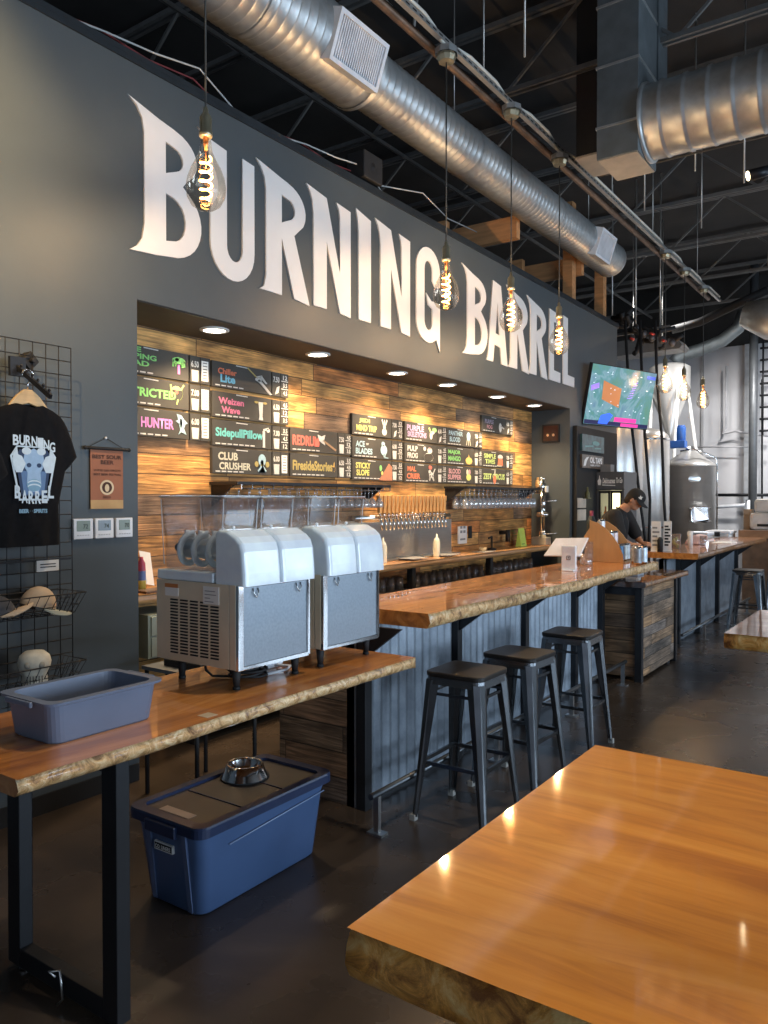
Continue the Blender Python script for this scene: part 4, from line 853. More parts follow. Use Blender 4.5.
# ------------------------------------------------------------------ slush machines
tan = pm('tan_brushed_steel', (.72,.63,.47), .42, .15, var=.05, scale=10)
slush_front = pm('blue_grey_grille_panel', (.33,.38,.43), .42, .5, var=.08, scale=90)
plastic_blue = pm('cool_white_plastic', (.78,.87,.98), .16, coat=.4)
jar_highlight = clear('jar_highlight_plastic', (.9,.92,.95), .6, .08, .45)  # pale plastic that puts edge highlights into the colour
jar_m = clear('clear_jar_plastic', (.985,.985,.99), .16, .05, .012)
def slush(y0, lab):
    r = thing('slush_machine', (-2.4, y0 + .22, .9), lab, 'slush machine', 'double slush machines on the side table')
    XF = -2.185; XB = -2.66; y1 = y0 + .43; zb = .985; zc = 1.315
    MB().box(XB, XF - .02, y0 + .004, y1 - .004, zb + .004, zc - .002).build('cabinet', steel, r, .004)
    sp = MB().box(XB - .002, XF - .05, y0 - .002, y0 + .003, zb, zc).box(XF - .045, XF - .012, y0 - .001, y0 + .003, zb, zc)
    side = sp.build('side_panel', tan, r)
    for k in range(18):
        z = zb + .035 + k*.0135
        for j in range(5):
            x = XB + .075 + j*.064
            sp2 = None
    slots = MB()
    for k in range(18):
        z = zb + .030 + k*.0128
        for j in range(5):
            x = XB + .085 + j*.060; slots.add([(x, y0 - .0045, z), (x + .048, y0 - .0045, z), (x + .048, y0 - .0025, z + .0068), (x, y0 - .0025, z + .0068)], [(0, 1, 2, 3)])
    slots.build('vent_slots', blackm, side)
    st1 = MB().box(XB + .055, XB + .135, y0 - .005, y0 - .0025, zc - .065, zc - .03).build('warning_sticker', paper, side); MB().box(XB + .055, XB + .135, y0 - .0062, y0 - .005, zc - .03, zc - .014).build('orange_band', pm('orange_band', (.55,.20,.06), .5), st1)
    st2 = MB().box(XB + .285, XB + .375, y0 - .005, y0 - .0025, zc - .082, zc - .012).build('data_sticker', paper, side)
    pr = MB()
    for k in range(4): pr.box(XB + .295, XB + .295 + (.05, .03, .065, .06)[k], y0 - .0058, y0 - .005, zc - .074 + k*.014, zc - .071 + k*.014)
    pr.build('sticker_print', pm('grey_print', (.25,.25,.25), .8), st2)
    # front panel in a bright frame
    MB().box(XF - .018, XF - .006, y0 + .035, y1 - .012, zb + .012, zc - .012).build('front_panel', slush_front, r)
    fr = MB()
    fr.box(XF - .02, XF + .004, y0, y0 + .030, zb - .004, zc).box(XF - .02, XF, y1 - .014, y1, zb - .004, zc).box(XF - .02, XF, y0 + .03, y1 - .014, zb - .004, zb + .012).box(XF - .02, XF, y0 + .03, y1 - .014, zc - .012, zc)
    fr.build('chrome_frame', chrome, r, .003)
    for y in (y0 + .10, y1 - .075):
        MB().tube([(XF - .004, y - .014, zc - .018), (XF + .002, y - .014, zc - .035), (XF + .004, y, zc - .055), (XF + .002, y + .014, zc - .035), (XF - .004, y + .014, zc - .018)], .0028, 6).build('panel_catch', steel, r)
    for x, y in ((XF - .045, y0 + .035), (XF - .045, y1 - .05), (XB + .10, y0 + .045), (XB + .06, y1 - .05)):
        MB().cone((x, y, zb), (x, y, .912), .020, .012, 14).cyl((x, y, .912), (x, y, .90), .015, 14).build('leg', blackm, r)
    # white deck, tanks, augers, spout housings
    MB().box(XB - .004, XF - .14, y0 + .002, y1 - .002, zc, zc + .042).build('deck', plastic_blue, r, .006)
    w = .208
    for k in range(2):
        a = y0 + .006 + k*(w + .008); b_ = a + w; zj = zc + .042
        t = MB(); x0, x1 = XB + .012, -2.30; fl = .010
        lo = [(x, y, zj) for x, y in rrect(x0 + .012, x1, a + .014, b_ - .014, .02)]; mid = [(x, y, zj + .13) for x, y in rrect(x0 + .004, x1, a + .008, b_ - .008, .02)]; hi = [(x, y, 1.655) for x, y in rrect(x0 - fl, x1 + .03, a, b_, .02)]
        rim = [(x, y, 1.662) for x, y in rrect(x0 - fl - .006, x1 + .036, a - .003, b_ + .003, .022)]
        n = len(lo); V = lo + mid + hi + rim
        t.add(V, [(j*n+i, j*n+(i+1) % n, (j+1)*n+(i+1) % n, (j+1)*n+i) for j in range(3) for i in range(n)], 0, False)
        jar = t.build('clear_tank', jar_m, r)
        for (px_, py_) in ((x1 + .024, a + .008), (x1 + .024, b_ - .008), (x0 - fl + .006, a + .008)): MB().cyl((px_ + (-.022 if px_ > x1 else .012), py_ + (.006 if py_ < (a+b_)/2 else -.006), zj + .02), (px_, py_, 1.65), .0022, 6).build('edge_highlight', jar_highlight, jar)  # pale strips standing in for highlights along the tank corners
        MB().tube([(x, y, 1.661) for x, y in rrect(x0 - fl - .004, x1 + .034, a - .002, b_ + .002, .02)], .0028, 6, closed=True).build('rim_highlight', jar_highlight, jar)  # pale tube added as a highlight along the rim
        lidm = MB().prism([(x, y, 1.662) for x, y in rrect(x0 - fl - .006, x1 + .036, a - .003, b_ + .003, .022)], (0, 0, .004)); lidm.build('tank_lid', jar_m, jar)
        cy = (a + b_)/2; cz = zj + .085
        MB().cyl((x0 + .03, cy, cz), (x1, cy, cz), .042, 20).build('cooling_drum', steel, r)
        au = MB()
        for q in range(3):
            xx = x0 + .03 + q*.085; pts = []
            for s_ in range(25):
                an = 2*PI*s_/24; pts.append((xx + .055*s_/24, cy + .077*math.sin(an), cz + .077*math.cos(an)))
            for s_ in range(24):
                p, q2 = Vector(pts[s_]), Vector(pts[s_+1]); ax = Vector((0, cy, cz))
                ip, iq = Vector((p.x, cy + (p.y-cy)*.66, cz + (p.z-cz)*.66)), Vector((q2.x, cy + (q2.y-cy)*.66, cz + (q2.z-cz)*.66)); t_ = Vector((.009, 0, 0))
                au.add([p, q2, iq, ip, p+t_, q2+t_, iq+t_, ip+t_], [(0,1,2,3), (7,6,5,4), (0,4,5,1), (3,2,6,7)], 0, True)
        au.build('auger', plastic_blue, r)
        MB().cyl((x0 - .012, cy, cz), (x0 + .03, cy, cz), .018, 12).build('auger_hub', blackm, r)
        # moulded housing: side outline swept across the width
        pr_ = [(-2.315, zc - .002), (-2.315, 1.518), (-2.302, 1.530), (-2.250, 1.526), (-2.200, 1.502), (-2.172, 1.478), (-2.160, 1.445), (-2.152, 1.36), (-2.150, zc - .004)]
        rows = [(a - .001, .9), (a + .012, 1.0), (b_ - .012, 1.0), (b_ + .001, .9)]; V = []
        for (y, s_) in rows:
            for (x, z) in pr_: V.append((-2.315 + (x + 2.315)*(1 if s_ == 1 else .93), y, z if s_ == 1 else zc + (z - zc)*.97))
        m = len(pr_); h = MB(); h.add(V, [(j*m+i, j*m+i+1, (j+1)*m+i+1, (j+1)*m+i) for j in range(3) for i in range(m-1)], 0); h.add(V[:m], [tuple(range(m))[::-1]]); h.add(V[-m:], [tuple(range(m))])
        h.build('spout_housing', plastic_blue, r, .007)
        MB().ball((-2.27, cy - .05, 1.536), .008, .008, .008, 10).build('housing_knob', white, r)
    MB().box(XB - .05, XB + .01, y0 + .06, y1 - .06, zb + .0, zb + .05).build('drip_box', white, r, .006)
    return r
slush(2.137, 'double slush machine with two clear tanks, the nearer one showing its tan vented side')
slush(2.652, 'double slush machine with two clear tanks, the farther one next to the bar')
cb = MB()
pts = [(-2.50, 2.25, .985), (-2.49, 2.25, .93), (-2.46, 2.26, .908)]
for k in range(60):
    a = k*.45; rr = .07 + .012*math.sin(k*.7); pts.append((-2.36 + rr*math.cos(a), 2.36 + 1.1*rr*math.sin(a), .906 + .0009*k))
tag(cb.tube(pts, .0055, 6).build('power_cable', blackm), 'coiled black power cable on the table under the nearer slush machine', 'cable')
tag(MB().tube([(-2.30, 2.42, .906), (-2.28, 2.52, .912), (-2.33, 2.60, .906), (-2.38, 2.55, .915)], .006, 6).build('cable_end', pm('white_cable', (.7,.7,.72), .4)), 'short white cable end lying by the black coil under the machine', 'cable')
tag(MB().frustum((-2.48, -2.38, 2.50, 2.60), (-2.50, -2.36, 2.48, 2.62), .9, .985).build('small_bin', plastic_blue, bevel=.006), 'small pale blue plastic container under the nearer slush machine', 'container')

# ------------------------------------------------------------------ back bar
ct = tag(slab('back_counter', -4.325, -3.97, Y0 + .01, Y1 - .01, 1.06, .06, [slabwood('counter_wood', (.30,.13,.04), (.47,.23,.08), (.58,.31,.12), axis=1, gloss=.25), slabwood('counter_edge', (.35,.16,.05), (.5,.25,.09), (.62,.34,.13), axis=1, gloss=.4)], ('x1',), None, .005, 21, .1), 'long wooden back counter under the beer taps', 'counter')
for i, (a, b_) in enumerate(((Y0 + .62, 4.6), (4.63, 6.2), (6.23, 7.8), (7.83, 9.4))):
    r = thing('under_counter_cooler', (-4.15, (a+b_)/2, 0), 'black under-counter cooler below the back counter, %s from the left' % ordn[i], 'cooler', 'black coolers under the back counter')
    MB().box(-4.32, -4.03, a, b_, 0, .80).build('cooler_body', blackm, r); m = (a + b_)/2
    for k, (p, q) in enumerate(((a + .02, m - .01), (m + .01, b_ - .02))):
        d_ = MB().box(-4.029, -4.005, p, q, .06, .78).build('door', black, r, .003); MB().bar((-3.99, p + .04, .74), (-3.99, q - .04, .74), .014).build('door_handle', steel, d_)
for i, y in enumerate((4.61, 6.21, 7.81)): tag(MB().box(-4.06, -4.0, y - .03, y + .03, .80, .999).build('counter_post', blackm), 'black post between coolers carrying the back counter, %s from the left' % ordn[i], 'post', 'posts under the back counter')
# glasses standing upside down on the coolers
gl = clear('bar_glass', (.95,.96,.97), .6, .02, .04)
glr = clear('hanging_glass', (.97,.97,.97), .8, .05, .16)
def make_tumbler(name='pint_glass', h=.12, r0=.030, r1=.041, up=True):
    r = thing(name, (0, 0, 0), None, None)
    pr = [(.001, .004), (r0, .004), (r0, 0), (r1, h), (r1 - .003, h), (r0 - .002, .012), (.001, .012)]
    if not up: pr = [(a, h - b) for a, b in pr]
    MB().lathe((0, 0, 0), pr, 14).build('glass_wall', gl, r); return r
g0 = make_tumbler('pint_glass', .12, .028, .040, False); n = 0
for col_ in range(2):
    for k in range(30):
        y = 4.75 + k*.145 + col_*.05
        if any(abs(y - q) < .075 for q in (6.21, 7.81)) or y > 9.3: continue
        o = g0 if n == 0 else copy_tree(g0); o.location = (-4.06 - col_*.09, y, .801)
        tag(o, 'upturned pint glass below the back counter, %s row, %s from the left' % (('front', 'back')[col_], (ordn + ['twenty-fifth', 'twenty-sixth', 'twenty-seventh', 'twenty-eighth', 'twenty-ninth', 'thirtieth'])[k]), 'glass', 'upturned glasses under the back counter'); n += 1
# stainless splash panel and taps
sp = thing('tap_wall_panel', (-4.32, 6.6, 1.07), 'brushed steel splash panel behind the row of beer taps', 'panel')
MB().box(-4.33, -4.30, 5.60, 7.43, 1.062, 1.43).build('steel_sheet', pm('brushed_panel', (.50,.48,.45), .33, .9, var=.06, scale=4, stretch=(1,1,18)), sp)
MB().box(-4.30, -4.17, 5.62, 7.40, 1.062, 1.075).build('drip_tray', steel, sp, .003)
MB().cyl((-4.27, 5.62, 1.475), (-4.27, 7.34, 1.475), .022, 14).build('tap_manifold', steel, sp)
handle_m = pm('tap_handle_wood', (.60,.32,.11), .45, var=.35, scale=14, stretch=(3,3,.8))
def make_tap():
    r = thing('beer_tap', (0, 0, 1.475), None, None)
    MB().tube([(-4.27, 0, 1.475), (-4.22, 0, 1.478), (-4.19, 0, 1.46), (-4.178, 0, 1.42), (-4.175, 0, 1.36)], [.011, .013, .014, .011, .008], 10).build('faucet', chrome, r)
    MB().cyl((-4.20, 0, 1.47), (-4.20, 0, 1.525), .010, 10).lathe((-4.20, 0, 1.49), [(.001, 0), (.018, .004), (.018, .016), (.001, .02)], 12).build('tap_collar', chrome, r)
    MB().frustum((-4.214, -4.186, -.018, .018), (-4.222, -4.178, -.026, .026), 1.52, 1.685).build('tap_handle', handle_m, r, .004)
    return r
t0 = make_tap()
for i in range(18):
    o = t0 if i == 0 else copy_tree(t0); o.location = (0, 5.93 + i*.0685, 1.475)
    tag(o, 'beer tap with wooden handle on the steel panel, %s from the left' % ordn[i], 'beer tap', 'beer taps on the back bar')
for i, (x, y) in enumerate(((432, 553), (386, 558))):
    p = at(x, y, 'z', 1.075); p = Vector((-4.12, p.y if i == 0 else 5.87, 1.06)); 
    if i == 0: p.y = 6.82
    r = thing('squeeze_bottle', p, 'cream squeeze bottle with pointed cap on the back counter, %s one' % ('right-hand' if i == 0 else 'left-hand, by the machine'), 'bottle', 'cream squeeze bottles')
    MB().lathe(p, [(.001, 0), (.034, 0), (.036, .01), (.036, .15), (.030, .17)], 18).build('bottle_body', pm('cream_plastic', (.75,.70,.52), .4), r)
    MB().lathe(p, [(.031, .17), (.026, .185), (.010, .20), (.005, .235), (.001, .236)], 18).build('nozzle_cap', pm('cream_cap', (.80,.77,.66), .4), r)
# two long glass racks
def hang_rack(y0, y1, zt, lab, n, glass_lab, grp, big):
    r = thing('glass_rack', (-4.2, (y0+y1)/2, zt), lab, 'glass rack')
    MB().box(-4.33, -4.04, y0, y1, zt, zt + .022).build('rack_board', black, r)
    m = MB()
    k = MB()
    for j in range(n + 1):
        y = y0 + .03 + (y1 - y0 - .06)*j/n; MB().bar((-4.31, y, zt - .03), (-4.03, y, zt - .03), .006).bar((-4.03, y, zt - .03), (-4.03, y, zt), .006).build('hanging_rail', chrome, r)
    for y in (y0 + .02, y1 - .05): MB().prism([(-4.33, y, zt), (-4.10, y, zt), (-4.33, y, zt - .16)], (0, .02, 0)).build('rack_bracket', black, r)
    s = thing('stem_glass', (0, 0, 0), None, None); H = .20 if big else .16
    MB().lathe((0, 0, 0), [(.001, 0), (.034, -.001), (.036, -.004), (.006, -.010), (.004, -.03), (.005, -.07), (.022, -.085), (.036, -.115), (.038, -.15), (.033, -H), (.031, -H), (.036, -.15), (.034, -.117), (.020, -.089), (.001, -.08)], 14).build('glass_wall', glr, s)
    cnt = 0
    for j in range(n):
        for q in range(2):
            o = s if cnt == 0 else copy_tree(s); cnt += 1
            o.location = (-4.11 - q*.12, y0 + .03 + (y1-y0-.06)*(j + .5)/n, zt - .022)
            tag(o, glass_lab % (('front', 'back')[q], ordn[j]), 'glass', grp)
hang_rack(3.95, 5.88, 1.755, 'black hanging glass rack on the plank wall above the slush machines', 17, 'stemmed glass hanging from the left rack, %s row, %s from its left end', 'stemmed glasses on the left rack', False)
hang_rack(7.32, 9.24, 1.765, 'black hanging glass rack on the plank wall right of the taps', 18, 'stemmed glass hanging from the right rack, %s row, %s from its left end', 'stemmed glasses on the right rack', True)
# small things along the counter
def on_wall_card(name, x0, x1, yt, yb, X, mat, lab, cat):
    a = at(x0, yt, 'x', X); b_ = at(x1, yb, 'x', X); z1 = a.z; z0 = at(x0, yb, 'x', X).z
    return tag(MB().box(X, X + .012, a.y, b_.y, z0, z1).build(name, mat), lab, cat), a.y, b_.y, z0, z1
nt_, a, b_, z0, z1 = on_wall_card('wall_notice', 457.5, 466, 526.5, 544, -4.33, paper, 'white printed notice on the plank wall right of the taps', 'notice')
pr = MB()
for k in range(4): pr.box(-4.3179, -4.3165, a + .04 + .07*(k % 2), a + .09 + .07*(k % 2), z0 + .12 + .05*(k//2), z0 + .15 + .05*(k//2))
pr.box(-4.3179, -4.3165, a + .04, b_ - .04, z0 + .04, z0 + .06).build('notice_print', pm('grey_print', (.25,.25,.25), .8), nt_)
tag(MB().box(-4.33, -4.315, 7.86, 7.93, 1.20, 1.34).build('wall_outlet', blackm, bevel=.003), 'black power outlet on the plank wall beside the notice', 'outlet')
r = thing('sauce_pump', (-4.15, 8.1, 1.06), 'small black pump standing on the back counter', 'pump')
MB().lathe((-4.15, 8.1, 1.06), [(.001, 0), (.05, 0), (.05, .02), (.012, .03), (.012, .16), (.001, .16)], 14).build('pump_body', blackm, r); MB().bar((-4.15, 8.1, 1.215), (-4.15, 8.02, 1.20), .016).build('pump_spout', blackm, r)
tag(MB().lathe((-4.10, 7.78, 1.06), [(.001, 0), (.04, 0), (.042, .05), (.001, .05)], 16).build('small_tub', pm('tan_tub', (.55,.42,.25), .5)), 'small tan tub on the back counter near the black pump', 'tub')
gs = thing('table_sign', (-4.15, 9.05, 1.06), 'bright green folded sign on the right end of the back counter', 'sign')
MB().add([(-4.16, 8.92, 1.06), (-4.16, 9.08, 1.06), (-4.20, 9.08, 1.285), (-4.20, 8.92, 1.285), (-4.24, 8.92, 1.06), (-4.24, 9.08, 1.06)], [(0, 1, 2, 3), (3, 2, 5, 4), (0, 3, 4), (1, 5, 2)]).build('sign_card', pm('lime_card', (.50,.68,.12), .6), gs)
pr = MB()
for k in range(7): pr.box(-4.163 - .0052*k*4.6, -4.160 - .0052*k*4.6, 8.945, 9.02 + .01*(k % 3), 1.085 + k*.026, 1.095 + k*.026)
pr.build('sign_print', pm('dark_green_print', (.12,.25,.05), .7), gs)
r = thing('wall_sconce', (-4.30, 8.72, 1.2), 'small black bracket with round end on the plank wall by the green sign', 'bracket')
MB().cyl((-4.33, 8.66, 1.24), (-4.20, 8.66, 1.24), .02, 10).cyl((-4.22, 8.66, 1.13), (-4.22, 8.66, 1.27), .028, 12).build('bracket_arm', blackm, r)
for i, (x, y, z) in enumerate(((-4.10, 6.35, 1.075), (-4.08, 6.95, 1.075), (-4.08, 7.75, 1.06))):
    tag(MB().box(x - .09, x + .09, y - .14, y + .14, 1.076 if i < 2 else 1.061, 1.082 if i < 2 else 1.067).build('bar_mat', pm('grey_mat', (.22,.22,.23), .6), bevel=.003), 'grey rubber bar mat on the back counter, %s from the left' % ordn[i], 'mat', 'bar mats on the back counter')
# chrome can seamer at the end of the counter
cs = thing('can_seamer', (-4.12, 9.40, 1.06), 'tall chrome can sealing machine at the right end of the back counter', 'can sealer')
X, Y = -4.12, 9.43
MB().box(X - .10, X + .10, Y - .09, Y + .09, 1.06, 1.16).build('machine_base', pm('tan_machine', (.40,.35,.27), .5), cs, .008)
for dy in (-.06, .03): MB().cyl((X + .03, Y + dy, 1.16), (X + .03, Y + dy, 1.78), .012, 12).build('column', chrome, cs)
MB().cyl((X, Y, 1.72), (X, Y, 1.90), .075, 24).cyl((X, Y, 1.90), (X, Y, 1.93), .062, 24).build('motor_housing', chrome, cs)
MB().box(X + .07, X + .085, Y - .04, Y + .03, 1.74, 1.82).build('control_label', paper, cs)
MB().cyl((X + .02, Y + .01, 1.46), (X + .02, Y + .01, 1.72), .032, 16).build('drive_shaft', chrome, cs)
MB().lathe((X + .02, Y, 0), [(.001, 1.42), (.07, 1.42), (.085, 1.45), (.07, 1.48), (.001, 1.48)], 20).build('seaming_head', chrome, cs)
for z in (1.20, 1.62): MB().cyl((X + .03, Y, z), (X + .18, Y + .10, z + .01), .008, 8).build('lever', chrome, cs)
MB().cyl((X + .02, Y, 1.16), (X + .02, Y, 1.24), .045, 20).build('can_platform', chrome, cs)
# framed picture on the jamb
pf = thing('picture_frame', (-4.05, Y1 - .02, 2.56), 'small black framed picture on the dark side of the bar recess', 'picture')
a = at(543, 425, 'y', Y1); b_ = at(560, 442, 'y', Y1)
MB().box(a.x, b_.x, Y1 - .028, Y1 - .001, b_.z, a.z).build('frame', blackm, pf, .004); MB().box(a.x + .02, b_.x - .02, Y1 - .030, Y1 - .0281, b_.z + .02, a.z - .02).build('picture_sheet', pm('dark_brown_sheet', (.07,.03,.02), .12), pf)
for f in (.33, .66): MB().lathe((a.x + (b_.x - a.x)*f, 0, a.z*.4 + b_.z*.6), [(.018, Y1 - .0302), (.001, Y1 - .0303)], 12, 0, 'y').build('lamp_reflection', pm('amber_reflection', (.9,.55,.3), .5), pf)  # amber dots painted as two warm lights reflected in the picture
# things in the gap at the left end of the counter
r = thing('storage_box', (-4.1, 3.35, .8), 'pale green-grey two-drawer box under the left end of the counter', 'box')
MB().box(-4.30, -3.95, 3.10, 3.42, .66, .93).build('box_shell', pm('sage_box', (.30,.34,.29), .5), r)
for z in (.70, .83): d_ = MB().box(-3.95, -3.938, 3.12, 3.40, z - .03, z + .09).build('drawer', pm('sage_drawer', (.36,.40,.34), .5), r, .003); MB().box(-3.938, -3.925, 3.30, 3.335, z + .02, z + .05).build('knob', blackm, d_)
r = thing('detergent_bottle', (-4.18, 3.14, 1.06), 'slim red, blue and yellow bottle at the left end of the counter', 'bottle')
MB().lathe((-4.14, 3.20, 1.06), [(.001, 0), (.028, 0), (.028, .07)], 14).build('yellow_base', pm('bottle_yellow', (.50,.40,.08), .4), r)
MB().lathe((-4.14, 3.20, 1.13), [(.028, 0), (.027, .06)], 14).build('blue_band', pm('bottle_blue', (.09,.14,.35), .4), r)
MB().lathe((-4.14, 3.20, 1.19), [(.027, 0), (.024, .05), (.012, .075), (.012, .09), (.001, .09)], 14).build('red_top', pm('bottle_red', (.35,.05,.10), .4), r)
tag(MB().add([(-4.25, 3.31, 1.09), (-4.25, 3.39, 1.07), (-4.28, 3.38, 1.29), (-4.28, 3.29, 1.31), (-4.253, 3.31, 1.09), (-4.253, 3.39, 1.07), (-4.283, 3.38, 1.29), (-4.283, 3.29, 1.31)], [(0,1,2,3), (7,6,5,4), (0,4,5,1), (1,5,6,2), (2,6,7,3), (3,7,4,0)]).build('order_sheet', paper), 'cream paper sheet leaning at the left end of the counter', 'sheet')
tag(MB().cyl((-4.17, 3.22, 1.12), (-4.15, 3.22, 1.12), .032, 20).cyl((-4.18, 3.22, 1.06), (-4.16, 3.22, 1.10), .02, 12).build('desk_timer', white), 'small round white timer beside the leaning sheet', 'timer')
tag(MB().box(-4.12, -3.99, 3.12, 3.34, 1.0605, 1.075).build('wooden_tray', pm('dark_tray', (.10,.06,.04), .5), bevel=.004), 'small dark tray at the left end of the back counter', 'tray')
# steel prep trolley seen through the gap
r = thing('prep_shelf', (-3.3, 3.0, 0), 'grey shelf with a dark tray behind the side table', 'shelf')
MB().box(-3.60, -3.15, 2.78, 3.25, .70, .72).build('shelf_board', pm('grey_shelf', (.22,.23,.24), .4, .6), r)
for x in (-3.58, -3.17):
    for y in (2.80, 3.23): MB().cyl((x, y, 0), (x, y, .70), .012, 8).build('leg', blackm, r)
tag(MB().box(-3.5, -3.2, 2.85, 3.18, .72, .76).build('baking_tray', blackm, bevel=.006), 'dark tray lying on the grey shelf behind the side table', 'tray')
# ------------------------------------------------------------------ merchandise wall on the left
GX = -3.70
gw = thing('wire_grid_panel', (GX, 2.0, 1.4), 'black wire grid display panel standing off the charcoal wall at the left', 'grid panel')
m = MB(); ye = 2.42; k = 0; y = ye
while y > 1.25: m.cyl((GX, y, .45), (GX, y, 2.44), .0028, 6); y -= .071
z = 2.44
while z > .45: m.cyl((GX, 1.2, z), (GX, ye, z), .0028, 6); z -= .0725
m.build('wire_mesh', black, gw)
for (yy, zz) in ((2.205, 2.345), (2.21, 1.14)):
    MB().prism([(WX + .02, yy, zz + .05), (WX + .02, yy + .045, zz), (WX + .02, yy, zz - .05), (WX + .02, yy - .045, zz)], (GX - WX - .03, 0, 0)).cyl((WX, yy, zz), (GX + .02, yy, zz), .012, 10).build('wall_mount', blackm, gw, .003)
wf = thing('waterfall_arm', (GX, 2.12, 2.3), 'black sloping display arm with knobs hooked on the grid panel', 'display arm')
a = Vector((GX + .01, 2.12, 2.30)); b_ = Vector((-3.404, 2.12, 2.132))
MB().bar(a, b_, .014, .022).build('arm_bar', black, wf); MB().box(GX, GX + .02, 2.08, 2.16, 2.255, 2.35).build('hook_plate', black, wf)
kn = MB()
for k in range(6): p = a + (b_ - a)*(.12 + .165*k); kn = MB().cyl(p, p + Vector((.004, 0, .022)), .005, 8).ball(p + Vector((.004, 0, .024)), .008, n=8); kn.build('stop_knob', black, wf)
HX = -3.60
hg = thing('clothes_hanger', (HX, 2.121, 2.2), 'pale wooden clothes hanger hanging from the sloping arm', 'hanger')
hp = [(HX, 2.121 + .028*math.cos(math.radians(t)), 2.252 + .028*math.sin(math.radians(t)) - .0) for t in range(200, -70, -20)]
MB().tube(hp + [(HX, 2.121, 2.21), (HX, 2.121, 2.185)], .0035, 8).build('hanger_hook', chrome, hg)
wd = pm('pale_hanger_wood', (.62,.42,.20), .4, var=.1, scale=6, stretch=(1,1,9))
top = [(-.19, 2.02), (-.12, 2.075), (-.06, 2.15), (-.02, 2.182), (.02, 2.182), (.06, 2.15), (.12, 2.075), (.19, 2.02), (.185, 1.995), (.11, 2.045), (.05, 2.10), (0, 2.115), (-.05, 2.10), (-.11, 2.045), (-.185, 1.995)]
MB().prism([(HX - .009, 2.121 + u, z) for u, z in top], (.018, 0, 0)).build('hanger_body', wd, hg, .004)
# T-shirt: rounded front and back shells
def tee(cx, cy, nm, lab, sc=1.0, art=True, dz=0.0):
    r = thing(nm, (cx, cy, 1.8 + dz), lab, 't-shirt')
    out = [(-.065, 2.115), (-.165, 2.075), (-.235, 1.93), (-.265, 1.82), (-.205, 1.79), (-.192, 1.83), (-.185, 1.60), (-.19, 1.42), (0, 1.412), (.16, 1.42), (.155, 1.62), (.195, 1.80), (.205, 1.80), (.26, 1.865), (.235, 1.94), (.20, 2.025), (.16, 2.075), (.065, 2.115), (.03, 2.095), (0, 2.088), (-.03, 2.095)]
    out = [(u*sc, z + dz) for u, z in out]
    # fill grid: columns of points between outline left and right at each height
    def span(z):
        xs = []
        for i in range(len(out)):
            (u0, z0), (u1, z1) = out[i], out[(i+1) % len(out)]
            if (z0 - z)*(z1 - z) <= 0 and z0 != z1: xs.append(u0 + (u1-u0)*(z - z0)/(z1 - z0))
        return min(xs), max(xs)
    zs = [1.4205 + (2.112 - 1.4205)*k/28 + dz for k in range(29)]; nx = 26; F, B = [], []
    for z in zs:
        l, rr = span(min(max(z, 1.421 + dz), 2.1149 + dz))
        for i in range(nx + 1):
            t = i/nx; u = l + (rr - l)*t; ed = math.sin(math.pi*t)**.45
            ripple = .006*math.sin(u*38 + z*9)*(1 - (z - dz - 1.42)/.8) + .004*math.sin(u*70 - z*14)
            neck = -.03*max(0, (z - dz - 2.08)/.03)*math.exp(-(u/.05)**2)
            th = .034*ed + ripple*ed
            F.append((cx + .006 + th, cy + u, z + neck*.6)); B.append((cx - .004 - th*.7, cy + u, z))
    fc = [(j*(nx+1)+i, j*(nx+1)+i+1, (j+1)*(nx+1)+i+1, (j+1)*(nx+1)+i) for j in range(28) for i in range(nx)]
    mb = MB(); mb.add(F, fc, 0, True); mb.add(B, [f[::-1] for f in fc], 0, True)
    W = nx + 1                                                     # close sides
    for j in range(28):
        for i in (0, nx): mb.add([F[j*W+i], F[(j+1)*W+i], B[(j+1)*W+i], B[j*W+i]], [(0,1,2,3)], 0, True)
    mb.build('shirt_body', pm('black_cotton', (.007,.007,.008), .95, var=.2, scale=40, spec=.2), r)
    MB().tube([(cx + .020 - .02*abs(u)/.07, cy + u, 2.112 + dz - .026*math.cos(u/.068*PI/2)) for u in [-.066 + .132*k/12 for k in range(13)]], .005, 6).build('collar_rib', pm('black_rib', (.018,.018,.019), .9), r)
    return r
ts = tee(HX, 2.121, 'printed_tshirt', 'black t-shirt with blue-white bull print on the wooden hanger')
def onshirt(z_=0): return Matrix.Translation((HX + .046, 2.121, 0)) @ WALLM
A0 = {k: pm('print_' + k, c, .8, var=.06, scale=50) for k, c in dict(white=(.66,.74,.78), pale=(.36,.50,.66), mid=(.13,.22,.38), dark=(.035,.06,.12), teal=(.22,.38,.50)).items()}
U0, U1 = -.118, .118
def sx(u, v): return (U0 + (U1 - U0)*u, 1.60 + .355*v)
def sh(nm, outs, c, lift=0): return shape(nm, [[sx(u, v) for u, v in o] for o in outs], A0[c], ts, onshirt() @ Matrix.Translation((0, 0, lift)), .0006)
coffin = [(.18, .12), (.82, .12), (1.0, .72), (.86, .86), (.14, .86), (.0, .72)]
sh('coffin_outline', [coffin, [(.21, .145), (.79, .145), (.955, .715), (.84, .84), (.16, .84), (.045, .715)]], 'white')
sh('print_field', [[(.24, .18), (.76, .18), (.90, .70), (.80, .81), (.20, .81), (.10, .70)]], 'dark')
sh('print_field', [[(.28, .20), (.72, .20), (.78, .52), (.22, .52)]], 'mid', .001)
sh('bull_head', [[(.30, .76), (.5, .83), (.70, .76), (.74, .62), (.64, .50), (.66, .34), (.60, .24), (.40, .24), (.34, .34), (.36, .50), (.26, .62)]], 'pale', .002)
sh('bull_muzzle', [ell(.50, .33, .16, .085)], 'teal', .003)
for k in range(2): sh('muzzle_band', [arc(.5, .30 + k*.05, .15, .05, 20, 160, 8) + arc(.5, .285 + k*.05, .15, .045, 160, 20, 8)], 'white', .004)
